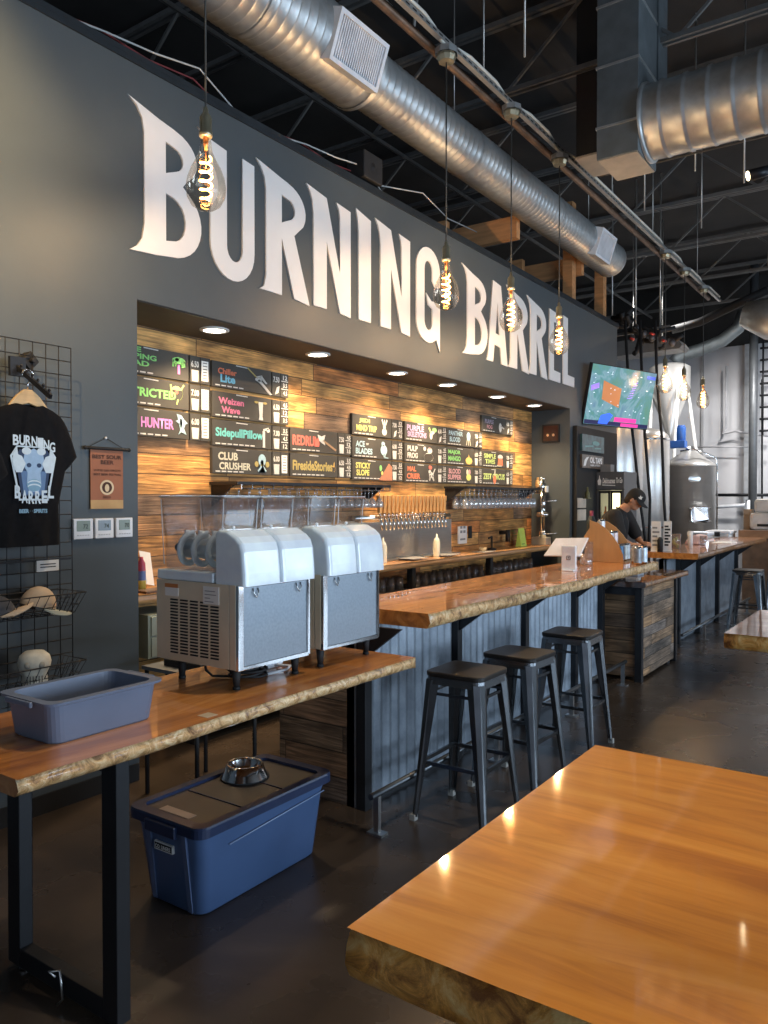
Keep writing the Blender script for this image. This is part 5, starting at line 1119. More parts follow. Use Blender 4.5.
for s_ in (-1, 1):
    sh('bull_horn', [[(.5 + s_*.18, .62), (.5 + s_*.26, .50), (.5 + s_*.38, .50), (.5 + s_*.46, .62), (.5 + s_*.44, .76), (.5 + s_*.36, .84), (.5 + s_*.34, .74), (.5 + s_*.26, .72)]], 'white', .003)
    sh('bull_brow', [ell(.5 + s_*.16, .79, .10, .05)], 'white', .0035); sh('bull_eye', [ell(.5 + s_*.11, .60, .05, .03)], 'dark', .004)
for i, ch in enumerate('BURNING'):
    v = .86 + .03*math.sin((i)/6*PI) - .012*i
    text('shirt_lettering', ch, A0['white'], ts, onshirt() @ Matrix.Translation((0, 0, .004)), sx(.05 + i*.132, v), .030, .05, .03)
for i, ch in enumerate('BARREL'):
    v = .10 - .025*math.sin(i/5*PI) + (.05 if i in (0, 5) else 0)
    text('shirt_lettering', ch, A0['white'], ts, onshirt() @ Matrix.Translation((0, 0, .004)), sx(.08 + i*.145, v), .030, .062, .03)
text('shirt_small_lettering', 'BEER + SPIRITS', A0['teal'], ts, onshirt(), sx(.18, -.05), .145, .020, .05)
tee(-3.46, 1.665, 'black_tshirt', 'plain black t-shirt cut off by the left edge of the photo', 1.05, False, -.10)
MB().cyl((GX + .01, 1.665, 2.06), (-3.46, 1.665, 2.04), .008, 8).build('shirt_rod', black, bpy.data.objects['black_tshirt'])
def basket(zt, lab, x1, y1, tilt):
    r = thing('wire_basket', (GX, 2.0, zt), lab, 'basket'); m = MB(); y0 = 1.45; zb = zt - .10
    loop = [(GX + .01, y0, zt), (x1, y0, zt), (x1, y1, zt), (GX + .01, y1, zt)]
    m.tube(loop, .0035, 6, closed=True); lo = [(GX + .02, y0 + .02, zb), (x1 - .04, y0 + .02, zb), (x1 - .04, y1 - .04, zb), (GX + .02, y1 - .04, zb)]
    m.tube(lo, .003, 6, closed=True); m.tube([(a[0]*.4 + b_[0]*.6, a[1]*.4 + b_[1]*.6, zt - .06) for a, b_ in zip(loop, lo)], .002, 6, closed=True)
    n = 18
    for k in range(n + 1):
        t = k/n; m.cyl((x1, y0 + (y1-y0)*t, zt), (x1 - .04, y0 + .02 + (y1 - y0 - .06)*t, zb), .0018, 5)
        m.cyl((x1 - .04, y0 + .02 + (y1 - y0 - .06)*t, zb), (GX + .02, y0 + .02 + (y1 - y0 - .06)*t, zb), .0018, 5)
    for k in range(7):
        t = k/6; m.cyl((GX + .01 + (x1 - GX - .01)*t, y1, zt), (GX + .02 + (x1 - .04 - GX - .02)*t, y1 - .04, zb), .0018, 5)
    m.build('basket_wire', black, r); return r
basket(1.185, 'black wire basket on the grid panel holding two caps', -3.46, 2.34, 0)
basket(.845, 'lower black wire basket on the grid panel holding the skull beanie', -3.46, 2.34, 0)
# caps
def cap(c, col, brimcol, lab, rz, tilt, panel=None):
    r = thing('trucker_cap', c, lab, 'cap'); c = Vector(c)
    M = Matrix.Translation(c) @ Matrix.Rotation(rz, 4, 'Z') @ Matrix.Rotation(tilt, 4, 'Y')
    V = []; n = 20; m = 7
    for j in range(m + 1):
        a = PI/2*j/m
        for i in range(n): t = 2*PI*i/n; V.append((.085*math.sin(a)*math.cos(t), .075*math.sin(a)*math.sin(t), .095*math.cos(a)))
    MB().add(V, [(j*n+i, (j+1)*n+i, (j+1)*n+(i+1) % n, j*n+(i+1) % n) for j in range(m) for i in range(n)], 0, True).xf(M).build('crown', pm(*col), r)
    b = MB(); P = []
    for q in (0, 1):
        for k in range(13):
            t = math.radians(-80 + 160*k/12); P.append((.083*math.cos(t) if q == 0 else .05 + .115*math.cos(t), .078*math.sin(t), -.004 - (.018*abs(math.sin(t)) if q else 0)))
    P += [(x, y, z - .005) for x, y, z in P]
    b.add(P, [(k, k+1, 14+k, 13+k) for k in range(12)] + [(26+k, 39+k, 40+k, 27+k) for k in range(12)] + [(13+k, 14+k, 40+k, 39+k) for k in range(12)], 0, True).xf(M).build('brim', pm(*brimcol), r)
    return r
cap((-3.56, 2.14, 1.13), ('cap_tan', (.50,.38,.26), .85), ('brim_grey_green', (.38,.40,.34), .85), 'tan and grey cap lying in the wire basket, its brim to the right', math.radians(70), math.radians(14))
cap((-3.55, 1.93, 1.11), ('cap_dark', (.05,.05,.055), .85), ('brim_tan', (.50,.38,.26), .85), 'dark cap with tan brim in the wire basket at the left edge', math.radians(60), math.radians(-20))
sk = thing('skull_beanie', (-3.52, 2.11, .80), 'cream skull-patterned hat standing in the lower basket', 'hat')
bone = pm('bone_cloth', (.60,.56,.46), .85, var=.12, scale=30)
V = []; n = 20
MB().lathe((-3.54, 2.11, 0), [(.050, .748), (.060, .77), (.056, .80), (.070, .835), (.076, .865), (.068, .895), (.045, .915), (.001, .922)], 24).build('hat_body', bone, sk)
for s_ in (-1, 1): MB().ball((-3.54 + .062*.86 + s_*.030*.51, 2.11 - .062*.51 + s_*.030*.86, .858), .016, .016, .017, 12).build('eye_patch', pm('dark_bone_cloth', (.33,.31,.26), .9), sk)  # darker eye patches of the skull pattern
for k in range(6):
    q = Vector((-3.54 + .057*.86 + (k - 2.5)*.013*.51, 2.11 - .057*.51 + (k - 2.5)*.013*.86, .75)); MB().cyl(q, q + Vector((0, 0, .055)), .002, 6).build('tooth_line', blackm, sk)
cr_ = tag(MB().box(-3.665, -3.660, 2.198, 2.318, 1.285, 1.34).build('price_card', paper), 'small white printed card clipped to the grid above the caps', 'card')
for k in range(2): MB().box(-3.659, -3.6585, 2.215, 2.30, 1.318 - k*.014, 1.323 - k*.014).build('card_print', blackm, cr_)
tag(MB().box(GX + .012, GX + .022, 1.3, 2.40, 1.335, 1.345).build('display_rail', black), 'thin black rail across the grid under the t-shirts', 'rail')
# banner
bn = thing('award_banner', (WX, 2.69, 1.9), 'small brown award banner reading BEST SOUR BEER, hung on the wall', 'banner')
MB().cyl((WX + .018, 2.565, 1.932), (WX + .018, 2.835, 1.932), .009, 12).ball((WX + .018, 2.558, 1.932), .012, n=10).ball((WX + .018, 2.842, 1.932), .012, n=10).build('dowel', blackm, bn)
MB().box(WX + .010, WX + .014, 2.592, 2.803, 1.645, 1.935).build('banner_cloth', pm('rust_brown_cloth', (.34,.135,.075), .85, var=.06), bn)
MB().box(WX + .010, WX + .0145, 2.592, 2.803, 1.596, 1.645).build('banner_hem', pm('tan_hem', (.52,.33,.15), .8), bn)
MB().tube([(WX + .016, 2.585, 1.94), (WX + .01, 2.695, 1.992), (WX + .016, 2.80, 1.94)], .0018, 5).build('string', blackm, bn)
MB().ball((WX + .008, 2.695, 1.992), .008, n=8).build('wall_pin', white, bn)
BF = Matrix.Translation((WX + .0145, 0, 0)) @ WALLM; dk = pm('dark_print', (.07,.03,.02), .8)
text('banner_text', 'BEST SOUR', dk, bn, BF, (2.602, 1.875), .19, .022, .03); text('banner_text', 'BEER', dk, bn, BF, (2.655, 1.845), .085, .022, .03)
text('banner_text', "VOTED SAN DIEGO'S", dk, bn, BF, (2.61, 1.805), .175, .012, .02); text('banner_text', 'BEST BEER FESTIVAL', dk, bn, BF, (2.61, 1.782), .18, .012, .02)
shape('seal_ring', [ell(2.695, 1.715, .045, .042, 22), ell(2.695, 1.715, .033, .031, 20)], pm('seal_cream', (.70,.55,.35), .7), bn, BF, .0008)
shape('seal_field', [ell(2.695, 1.715, .033, .031, 20)], dk, bn, BF, .0006)
shape('seal_hop', [ell(2.695, 1.712, .014, .022, 14)], pm('seal_cream', (.70,.55,.35), .7), bn, BF @ Matrix.Translation((0, 0, .001)), .0008)
text('banner_text', '2023', dk, bn, BF, (2.668, 1.655), .05, .011, .03)
# thermostats
for i, (a, b_, sc) in enumerate(((2.482, 2.602, 'left'), (2.615, 2.734, 'middle'), (2.750, 2.862, 'right'))):
    r = thing('thermostat', (WX, a, 1.43), 'square white thermostat with small display on the wall, %s one of three' % sc, 'thermostat', 'row of thermostats')
    MB().box(WX, WX + .022, a, b_, 1.431, 1.543).build('housing', white, r, .004)
    MB().box(WX + .022, WX + .0235, a + .018, b_ - .020, 1.475, 1.532).build('display', pm('lcd_green' if i != 1 else 'lcd_blue', (.20,.26,.21) if i != 1 else (.22,.29,.35), .25), r)
    text('display_digits', ('72', '74', '70')[i], pm('lcd_ink', (.05,.07,.06), .6), r, Matrix.Translation((WX + .0236, 0, 0)) @ WALLM, (a + .055, 1.488), .03, .025, .01)
    for k in range(5): MB().box(WX + .022, WX + .024, a + .020 + k*.016, a + .030 + k*.016, 1.450, 1.455).build('button', pm('button_grey', (.5,.52,.55), .5), r)

# ------------------------------------------------------------------ on the long bar
r = thing('tablet_register', (-2.45, 6.2, 1.067), 'white point-of-sale tablet tilted on its stand on the bar', 'register')
def qprism(pts, ex): return MB().prism(pts, ex)
c0 = at(543.4, 555.5, 'y', 6.08); c1 = at(579.8, 556, 'y', 6.08); c2 = at(588.6, 537.4, 'y', 6.22); c3 = at(555.7, 538, 'y', 6.22)
nrm = (c1 - c0).cross(c3 - c0).normalized()
MB().prism([c0, c1, c2, c3], -nrm*.014).build('tablet_case', pm('pale_lilac_plastic', (.68,.68,.74), .35), r, .006)
m0 = (c0 + c1 + c2 + c3)/4
MB().frustum((m0.x - .03, m0.x + .05, 6.16, 6.28), (m0.x - .015, m0.x + .03, 6.16, 6.20), 1.067, m0.z - .01).build('tablet_stand', white, r, .008)
cr2 = thing('card_reader', (-2.5, 6.3, 1.067), 'upright white card reader beside the tablet on the bar', 'card reader')
a = at(561, 567, 'y', 6.02); b_ = at(575.7, 567, 'y', 6.02); zt_ = at(568, 545.6, 'y', 6.02).z
MB().box(a.x, b_.x, 6.02, 6.045, 1.075, zt_).build('reader_body', pm('reader_white', (.82,.86,.92), .25), cr2, .008)
MB().box(a.x + .01, b_.x - .01, 6.0, 6.09, 1.067, 1.078).build('reader_foot', pm('reader_white', (.82,.86,.92), .25), cr2, .003)
q = (a.x + b_.x)/2; zz = (1.075 + zt_)/2
shape('reader_logo', [rrect(q - .017, q + .017, zz - .017, zz + .017, .006), rrect(q - .012, q + .012, zz - .012, zz + .012, .003)[::-1]], blackm, cr2, Matrix.Translation((0, 6.0199, 0)) @ FRONTM, .0004)
shape('reader_logo', [rrect(q - .005, q + .005, zz - .005, zz + .005, .001)], blackm, cr2, Matrix.Translation((0, 6.0199, 0)) @ FRONTM, .0004)
# clear jars with a handle
def mug(x, y, h, rr, lab):
    r = thing('glass_mug', (x, y, 1.067), lab, 'mug'); MB().lathe((x, y, 1.067), [(.001, .012), (rr*.9, .012), (rr*.9, 0), (rr, .01), (rr, h), (rr - .004, h), (rr - .005, .02), (.001, .018)], 20).build('glass_wall', gl, r)
    MB().tube([(x - rr, y, 1.067 + h*.8), (x - rr - .03, y, 1.067 + h*.7), (x - rr - .03, y, 1.067 + h*.35), (x - rr, y, 1.067 + h*.25)], .006, 8).build('handle', gl, r)
mug(-2.47, 6.62, .10, .05, 'low clear glass mug on the bar between card reader and wooden rack')
mug(-2.58, 6.98, .19, .042, 'taller clear glass mug close to the wooden rack on the bar')
r = thing('bar_dispenser', (-2.66, 6.8, 1.067), 'small dark round dispenser behind the clear mugs', 'dispenser')
MB().lathe((-2.68, 6.75, 1.067), [(.05, 0), (.05, .01), (.02, .02), (.02, .10), (.045, .13), (.045, .19), (.02, .21), (.001, .21)], 18).build('dispenser_body', blackm, r)
# wooden can rack
birch = pm('birch_plywood', (.50,.27,.11), .45, var=.1, scale=4, stretch=(4,4,.8))
rk = thing('can_display_rack', (-2.45, 7.22, 1.067), 'curved plywood rack on the bar holding drink cans', 'rack')
def prof(y): return [(-2.56, y, 1.067), (-2.285, y, 1.067), (-2.292, y, 1.14), (-2.335, y, 1.235), (-2.39, y, 1.315), (-2.46, y, 1.385), (-2.53, y, 1.43), (-2.605, y, 1.452), (-2.605, y, 1.38), (-2.66, y, 1.30)]
for y in (7.07, 7.36): MB().prism(prof(y), (0, .014, 0)).build('side_board', birch, rk, .002)
for (x0, x1, z) in ((-2.36, -2.29, 1.075), (-2.47, -2.38, 1.19), (-2.57, -2.48, 1.30)):
    MB().box(x0 - .02, x1 + .01, 7.084, 7.36, z - .012, z).build('step_shelf', birch, rk)
MB().box(-2.585, -2.57, 7.084, 7.36, 1.07, 1.43).build('back_board', birch, rk)
def can(x, y, z, lab, col, band, lie=False):
    r = thing('drink_can', (x, y, z), lab, 'can', 'drink cans at the end of the bar')
    MB().lathe((x, y, z), [(.001, .004), (.026, .004), (.029, 0), (.035, .012), (.035, .146), (.029, .160), (.027, .1605), (.026, .155), (.001, .155)], 20).build('can_shell', chrome, r)
    MB().lathe((x, y, z), [(.0356, .016), (.0356, .142)], 20).build('can_label', pm(col, band, .35, .3, var=.35, scale=25), r)
    return r
can(-2.335, 7.13, 1.076, 'blue and silver can on the lowest step of the wooden rack', 'can_blue', (.10,.22,.38))
can(-2.335, 7.225, 1.076, 'pale can on the lowest rack step beside the blue one', 'can_pale', (.62,.64,.62))
can(-2.335, 7.31, 1.076, 'grey can on the lowest rack step, farthest back', 'can_grey', (.42,.44,.45))
can(-2.435, 7.14, 1.191, 'silver patterned can on the middle step of the wooden rack', 'can_silver', (.55,.56,.60))
can(-2.435, 7.26, 1.191, 'white and red can on the middle step of the wooden rack', 'can_red', (.62,.50,.48))
can(-2.525, 7.16, 1.301, 'white can on the top step of the wooden rack', 'can_white', (.66,.66,.66))
can(-2.13, 6.98, 1.067, 'dark grey can standing on the bar edge right of the rack', 'can_dark', (.25,.27,.29))
can(-2.12, 7.12, 1.067, 'silver-blue can standing on the bar edge right of the rack, brighter one', 'can_silverblue', (.60,.68,.75))
can(-2.20, 7.14, 1.067, 'pale can behind the two at the bar edge', 'can_pale', (.62,.64,.62))
r = thing('sanitizer_bottle', (-2.70, 7.44, 1.067), 'dark bottle with a red cap standing behind the wooden rack', 'bottle')
MB().lathe((-2.675, 7.31, 1.067), [(.001, 0), (.05, 0), (.052, .25), (.045, .36), (.02, .42), (.001, .42)], 18).build('bottle_body', pm('dark_green_grey', (.03,.04,.04), .4), r)
MB().lathe((-2.675, 7.31, 1.487), [(.018, 0), (.018, .05), (.001, .05)], 12).build('red_cap', pm('dark_red', (.30,.04,.07), .5), r)

# ------------------------------------------------------------------ on the far bar
def holder(x, y, w, h, lab, rows, dark):
    r = thing('menu_holder', (x, y, 1.067), lab, 'menu holder')
    MB().box(x - w/2, x + w/2, y - .006, y + .006, 1.075, 1.067 + h).box(x - w/2, x + w/2, y - .03, y + .03, 1.067, 1.075).build('menu_sheet', paper, r)
    for k in range(rows): MB().box(x - w*.36, x - w*.36 + w*(.72 if k % 2 else .5), y - .0075, y - .0062, 1.067 + h*(.18 + .72*k/rows), 1.067 + h*(.18 + .72*k/rows) + h*.06).build('menu_print', blackm if dark else pm('grey_print', (.25,.25,.25), .8), r)
    return r
holder(-2.50, 8.86, .105, .335, 'tall white menu card at the near end of the far bar', 5, False)
holder(-2.40, 8.95, .085, .335, 'black and white menu card beside the tall white one', 7, True)
tag(MB().lathe((-2.45, 8.84, 1.067), [(.001, 0), (.03, 0), (.03, .13), (.015, .16), (.001, .16)], 14).build('black_shaker', blackm), 'small black bottle in front of the menu cards', 'bottle')
r = thing('glass_vase', (-2.45, 9.5, 1.067), 'clear glass jar with lime pieces on the far bar', 'jar')
MB().lathe((-2.42, 9.35, 1.067), [(.001, .006), (.055, .006), (.06, 0), (.065, .18), (.061, .18), (.056, .014), (.001, .014)], 20).build('glass_wall', gl, r)
for k in range(6): MB().ball((-2.42 + .025*math.cos(k*1.1), 9.35 + .025*math.sin(k*1.1), 1.10 + .018*k), .02, n=8).build('lime_piece', pm('lime_green', (.45,.55,.15), .6), r)
tag(MB().lathe((-2.35, 9.75, 1.067), [(.001, 0), (.03, 0), (.03, .20), (.001, .20)], 16).build('white_candle', pm('candle', (.75,.73,.70), .6)), 'white candle or tube beside the lime jar', 'candle')
r = thing('glass_cup', (-2.33, 10.1, 1.067), 'clear cup on the far bar past the lime jar', 'cup'); MB().lathe((-2.28, 10.1, 1.067), [(.001, .006), (.035, .006), (.045, .13), (.042, .13), (.033, .012), (.001, .012)], 16).build('glass_wall', gl, r)
tag(MB().prism([(-2.58, 10.4, 1.07), (-2.40, 10.4, 1.07), (-2.36, 10.4, 1.17), (-2.46, 10.4, 1.20), (-2.56, 10.4, 1.12)], (0, .35, 0)).build('pink_cloth', pm('pink_cloth', (.66,.48,.46), .9), bevel=.02), 'crumpled pinkish cloth on the far bar', 'cloth')
tag(MB().box(-2.36, -2.12, 10.9, 11.3, 1.067, 1.075).build('paper_stack', paper), 'white papers lying on the far bar', 'paper')
# ------------------------------------------------------------------ the person behind the bar
def figure_mesh(name, parts, mat, parent, voxel, smooth=6):
    mb = MB()
    for p in parts:
        if p[0] == 'c': mb.cone(p[1], p[2], p[3], p[4], 14); mb.ball(p[1], p[3], n=14); mb.ball(p[2], p[4], n=14)
        elif p[0] == 'e':
            b = MB().ball((0, 0, 0), *p[2], n=20); M = Matrix.Translation(p[1]) @ Matrix.Rotation(p[3] if len(p) > 3 else 0, 4, 'Y'); b.xf(M); mb.add(b.v, b.f, 0, True)
    ob = mb.build(name, mat, parent, weld=False)
    r = ob.modifiers.new('skin', 'REMESH'); r.mode = 'VOXEL'; r.voxel_size = voxel; r.use_smooth_shade = True
    s = ob.modifiers.new('smooth', 'SMOOTH'); s.iterations = smooth; s.factor = .5
    return ob
PYm = 9.0
ps = thing('person', (-3.10, PYm, 0), 'person in black cap and black t-shirt bending over behind the bar', 'person')
skin_m = pm('skin', (.50,.25,.15), .5, var=.05); tee_m = pm('black_tee', (.016,.015,.015), .85); jean = pm('dark_trousers', (.02,.022,.03), .8); hair_m = pm('dark_hair', (.03,.018,.012), .7)
def V3(x, y, z): return Vector((x, PYm + y, z))
hipL, hipR = V3(-3.13, .10, .93), V3(-3.13, -.10, .93)
chest = V3(-3.02, 0, 1.34); nb = V3(-2.915, 0, 1.53); hc = V3(-2.785, 0, 1.645)
shN, shF = V3(-2.95, -.19, 1.455), V3(-2.95, .19, 1.455)
elN, wrN, haN = V3(-2.86, -.25, 1.19), V3(-2.74, -.22, 1.13), V3(-2.67, -.21, 1.12)
elF, wrF, haF = V3(-2.82, .25, 1.19), V3(-2.74, .16, 1.13), V3(-2.67, .15, 1.12)
tilt = math.radians(38)
def hp(x, y, z):                       # point of the bowed head
    v = Matrix.Rotation(tilt, 3, 'Y') @ Vector((x, y, z)); return hc + v
body = [('c', V3(-3.12, 0, .95), V3(-3.06, 0, 1.15), .135, .13), ('c', V3(-3.06, 0, 1.15), chest, .13, .14), ('c', V3(-3.0, -.10, 1.40), V3(-3.0, .10, 1.40), .10, .10),
        ('c', nb, hc + Vector((-.03, 0, -.04)), .058, .052), ('e', hc, (.092, .075, .115), tilt), ('e', hp(.045, 0, -.055), (.055, .05, .055), tilt), ('e', hp(.098, 0, -.012), (.018, .014, .026), tilt),
        ('e', hp(.088, 0, -.052), (.012, .026, .008), tilt), ('e', hp(0, -.077, -.01), (.018, .012, .030), tilt), ('e', hp(0, .077, -.01), (.018, .012, .030), tilt), ('e', hp(.082, -.03, .018), (.014, .018, .008), tilt), ('e', hp(.082, .03, .018), (.014, .018, .008), tilt)]
for s_, el, wr, ha, e in ((shN, elN, wrN, haN, -1), (shF, elF, wrF, haF, 1)):
    body += [('c', s_, el, .052, .042), ('c', el, wr, .042, .027), ('c', wr, ha, .030, .036)]
    d = (ha - wr).normalized(); sdv = Vector((0, 1, 0))
    for k in range(4):
        b0 = ha + sdv*(k - 1.5)*.019; L_ = (.055, .064, .060, .048)[k]
        b1 = b0 + d*L_*.55 + Vector((0, 0, -.006)); b2 = b1 + d*L_*.35 + Vector((0, 0, -.022)); body += [('c', b0, b1, .0095, .009), ('c', b1, b2, .009, .0075)]
    t0 = wr + sdv*(-e)*.028 + d*.02; t1 = t0 + d*.035 + sdv*(-e)*.02; body += [('c', t0, t1, .012, .0105), ('c', t1, t1 + d*.03 + Vector((0, 0, -.01)), .0105, .008)]
for h, e in ((hipL, 1), (hipR, -1)):
    kn, an = V3(-3.08, .11*e, .50), V3(-3.14, .12*e, .09); body += [('c', h, kn, .085, .058), ('c', kn, an, .058, .038), ('c', an + Vector((-.02, 0, -.04)), an + Vector((.15, 0, -.055)), .036, .03)]
figure_mesh('body', body, skin_m, ps, .0065, 3)
sh_ = [('c', V3(-3.12, 0, .93), V3(-3.06, 0, 1.15), .19, .18), ('c', V3(-3.06, 0, 1.15), V3(-3.02, 0, 1.36), .18, .17), ('c', V3(-3.0, -.12, 1.42), V3(-3.0, .12, 1.42), .095, .095), ('e', V3(-3.05, 0, 1.40), (.10, .17, .12), .3),
       ('c', V3(-3.12, -.09, .98), V3(-3.02, -.13, 1.35), .10, .09), ('c', V3(-3.12, .09, .98), V3(-3.02, .13, 1.35), .10, .09), ('c', nb + Vector((-.03, 0, -.05)), nb + Vector((-.012, 0, -.02)), .078, .066)]
for s_, el in ((shN, elN), (shF, elF)): sh_ += [('c', s_, s_ + (el - s_)*.78, .088, .078)]
figure_mesh('tshirt', sh_, tee_m, ps, .012, 5)
tr_ = [('c', V3(-3.12, -.06, .92), V3(-3.12, .06, .92), .14, .14)]
for h, e in ((hipL, 1), (hipR, -1)): tr_ += [('c', h, V3(-3.08, .11*e, .50), .105, .078), ('c', V3(-3.08, .11*e, .50), V3(-3.14, .12*e, .10), .078, .060)]
figure_mesh('trousers', tr_, jean, ps, .014, 4)
for e in (1, -1):
    s = MB().box(-3.20, -2.93, PYm + .12*e - .045, PYm + .12*e + .045, 0, .03); s.frustum((-3.20, -2.94, PYm + .12*e - .043, PYm + .12*e + .043), (-3.19, -3.05, PYm + .12*e - .035, PYm + .12*e + .035), .03, .10); s.build('shoe', blackm, ps, .012)
figure_mesh('hair', [('e', hp(-.018, 0, .012), (.090, .083, .105), tilt), ('e', hp(-.045, 0, -.045), (.055, .070, .06), tilt)], hair_m, ps, .008, 2)
cpM = Matrix.Translation(hc) @ Matrix.Rotation(tilt, 4, 'Y'); capb = MB(); V = []; n = 24; m = 7
for j in range(m + 1):
    a = PI/2*j/m
    for i in range(n): t = 2*PI*i/n; V.append((.105*math.sin(a)*math.cos(t) + .0, .094*math.sin(a)*math.sin(t), .028 + .105*math.cos(a)**.8))
capb.add(V, [(j*n+i, (j+1)*n+i, (j+1)*n+(i+1) % n, j*n+(i+1) % n) for j in range(m) for i in range(n)], 0, True).xf(cpM)
cp = capb.build('cap', pm('black_cap', (.014,.013,.013), .8), ps)
b = MB(); P = []
for q in (0, 1):
    for k in range(13): t = math.radians(-72 + 144*k/12); P.append((.103*math.cos(t) if q == 0 else .075 + .105*math.cos(t), .088*math.sin(t), .03 - (.015*abs(math.sin(t)) if q else 0) - q*.01))
P += [(x, y, z - .006) for x, y, z in P]
b.add(P, [(k, k+1, 14+k, 13+k) for k in range(12)] + [(26+k, 39+k, 40+k, 27+k) for k in range(12)] + [(13+k, 14+k, 40+k, 39+k) for k in range(12)], 0, True).xf(cpM).build('cap_brim', pm('black_cap', (.014,.013,.013), .8), cp)
def onhead(u, v):                     # patch on the near side of the cap front
    return hp(.062 + u, -.081 + .35*u, .075 + v)
MB().add([onhead(-.022, -.016), onhead(.0, -.020), onhead(.022, -.012), onhead(.012, .004), onhead(.018, .022), onhead(0, .012), onhead(-.016, .022), onhead(-.012, .004)], [tuple(range(8))]).build('cap_badge', pm('badge_white', (.8,.8,.78), .6), cp)

# ------------------------------------------------------------------ television
yaw, tl_ = math.radians(-17.6), math.radians(11.7)
rv = Vector((-math.sin(yaw), math.cos(yaw), 0)); nv = Vector((math.cos(yaw)*math.cos(tl_), math.sin(yaw)*math.cos(tl_), -math.sin(tl_))); uv = nv.cross(rv)
TVc = Vector((-3.49, 10.67, 3.04)); TVM = Matrix(((rv.x, uv.x, nv.x, TVc.x), (rv.y, uv.y, nv.y, TVc.y), (rv.z, uv.z, nv.z, TVc.z), (0, 0, 0, 1)))
tv = thing('television', TVc, 'large wall television tilted down, showing a blue-green map picture', 'television')
w, h = .725, .408
MB().box(-w, w, -h, h, -.055, -.004).xf(TVM).build('tv_case', blackm, tv, .004)
def tvscreen():
    m, nt, b = newmat('screen_picture'); N = nt.nodes; L = nt.links
    tc = N.new('ShaderNodeTexCoord'); nz = N.new('ShaderNodeTexNoise'); nz.inputs['Scale'].default_value = 2.0; nz.inputs['Detail'].default_value = 3; nz.inputs['Distortion'].default_value = 2.2
    L.new(tc.outputs['Object'], nz.inputs['Vector']); cr = N.new('ShaderNodeValToRGB'); e = cr.color_ramp.elements
    while len(e) < 4: e.new(.5)
    for i, (p, c) in enumerate(((.3, (.16,.38,.30)), (.45, (.15,.38,.42)), (.52, (.28,.50,.58)), (.68, (.18,.34,.48)))): e[i].position = p; e[i].color = (*c, 1)
    L.new(nz.outputs['Fac'], cr.inputs[0]); L.new(cr.outputs[0], b.inputs['Emission Color']); b.inputs['Emission Strength'].default_value = .55; b.inputs['Base Color'].default_value = (.01,.01,.01,1); b.inputs['Roughness'].default_value = .2
    return m
MB().box(-w + .012, w - .012, -h + .015, h - .012, -.004, 0).xf(TVM).build('screen', tvscreen(), tv)
def scr(nm, outs, col, st_=.7, z=.001): return shape(nm, outs, glow('scr_' + nm + '%d' % len(MATS), col, st_), tv, TVM @ Matrix.Translation((0, 0, z)), .0005)
scr('picture_block', [[(-.44, .20), (-.03, .12), (-.03, -.14), (-.42, -.05)]], (.36,.13,.045), .8)
scr('picture_bar', [[(-.71, -.39), (.71, -.39), (.71, -.335), (-.71, -.335)]], (.01,.01,.05), .8)
scr('picture_blue_tile', [[(-.42, -.375), (-.22, -.375), (-.12, -.25), (-.20, -.22), (-.38, -.26)]], (.03,.10,.65), 1, .002)
scr('picture_pink_tile', [[(-.08, -.33), (.42, -.33), (.42, -.27), (-.08, -.27)], [(.08, -.388), (.48, -.388), (.48, -.345), (.08, -.345)]], (.55,.03,.22), 1, .003)
rnd = random.Random(5)
scr('picture_marks', [[(x, y), (x + .02 + .03*rnd.random(), y + .004), (x + .02, y + .016)] for x, y in [(rnd.uniform(-.66, .6), rnd.uniform(-.26, .34)) for _ in range(34)]], (.45,.55,.62), 1, .002)
scr('picture_purple', [stick(.13 + k*.018, .0 + k*.035, .24 + k*.012, .02 + k*.035, .012) for k in range(7)] + [stick(-.68, .08, -.52, .13, .07)], (.22,.14,.55), 1, .002)
scr('picture_tab', [[(.5, .30), (.70, .30), (.70, .345), (.5, .345)]], (.03,.06,.35), 1, .002)
MB().bar(TVc - nv*.055, (WX, 10.75, 3.05), .05).box(WX, WX + .02, 10.6, 10.9, 2.9, 3.2).build('wall_bracket', blackm, tv)

# black display wall and the cooler under the television
bp = thing('black_hoarding', (WX, 10.4, 1.3), 'tall black panel on the end wall below the television', 'panel')
MB().box(WX + .002, WX + .06, 9.68, 11.25, .0, 2.60).build('panel_board', blackm, bp, .004)
for i, (a, b_, z0, z1, lab, c) in enumerate(((9.79, 10.62, 2.28, 2.50, 'upper small screen glowing teal and dark on the black panel', (.03,.08,.09)), (9.79, 10.59, 2.06, 2.235, 'lower sign with pale lettering on the black panel', (.11,.08,.06)))):
    r = thing('menu_screen', (WX + .06, a, z0), lab, 'sign'); MB().box(WX + .061, WX + .09, a, b_, z0, z1).build('sign_board', pm('sign_%d' % i, c, .3, var=.6, scale=12), r)
    F_ = Matrix.Translation((WX + .091, 0, 0)) @ WALLM
    if i == 1:
        text('sign_text', 'OIL TAPS', cream, r, F_, (a + .28, z0 + .07), .46, .08, .04); text('sign_text', 'BEER & FOOD', cream, r, F_, (a + .30, z0 + .03), .40, .022, .02)
        shape('sign_figure', [[(a + .04, z0 + .02), (a + .12, z0 + .03), (a + .16, z0 + .09), (a + .24, z0 + .15), (a + .15, z0 + .14), (a + .08, z0 + .10)]], cream, r, F_, .001)
    else:
        shape('sign_figure', [ell(a + .5, z0 + .12, .14, .03), stick(a + .1, z0 + .06, a + .4, z0 + .08, .02), stick(a + .45, z0 + .05, a + .7, z0 + .06, .015)], pm('sign_teal', (.15,.33,.33), .5), r, F_, .001)
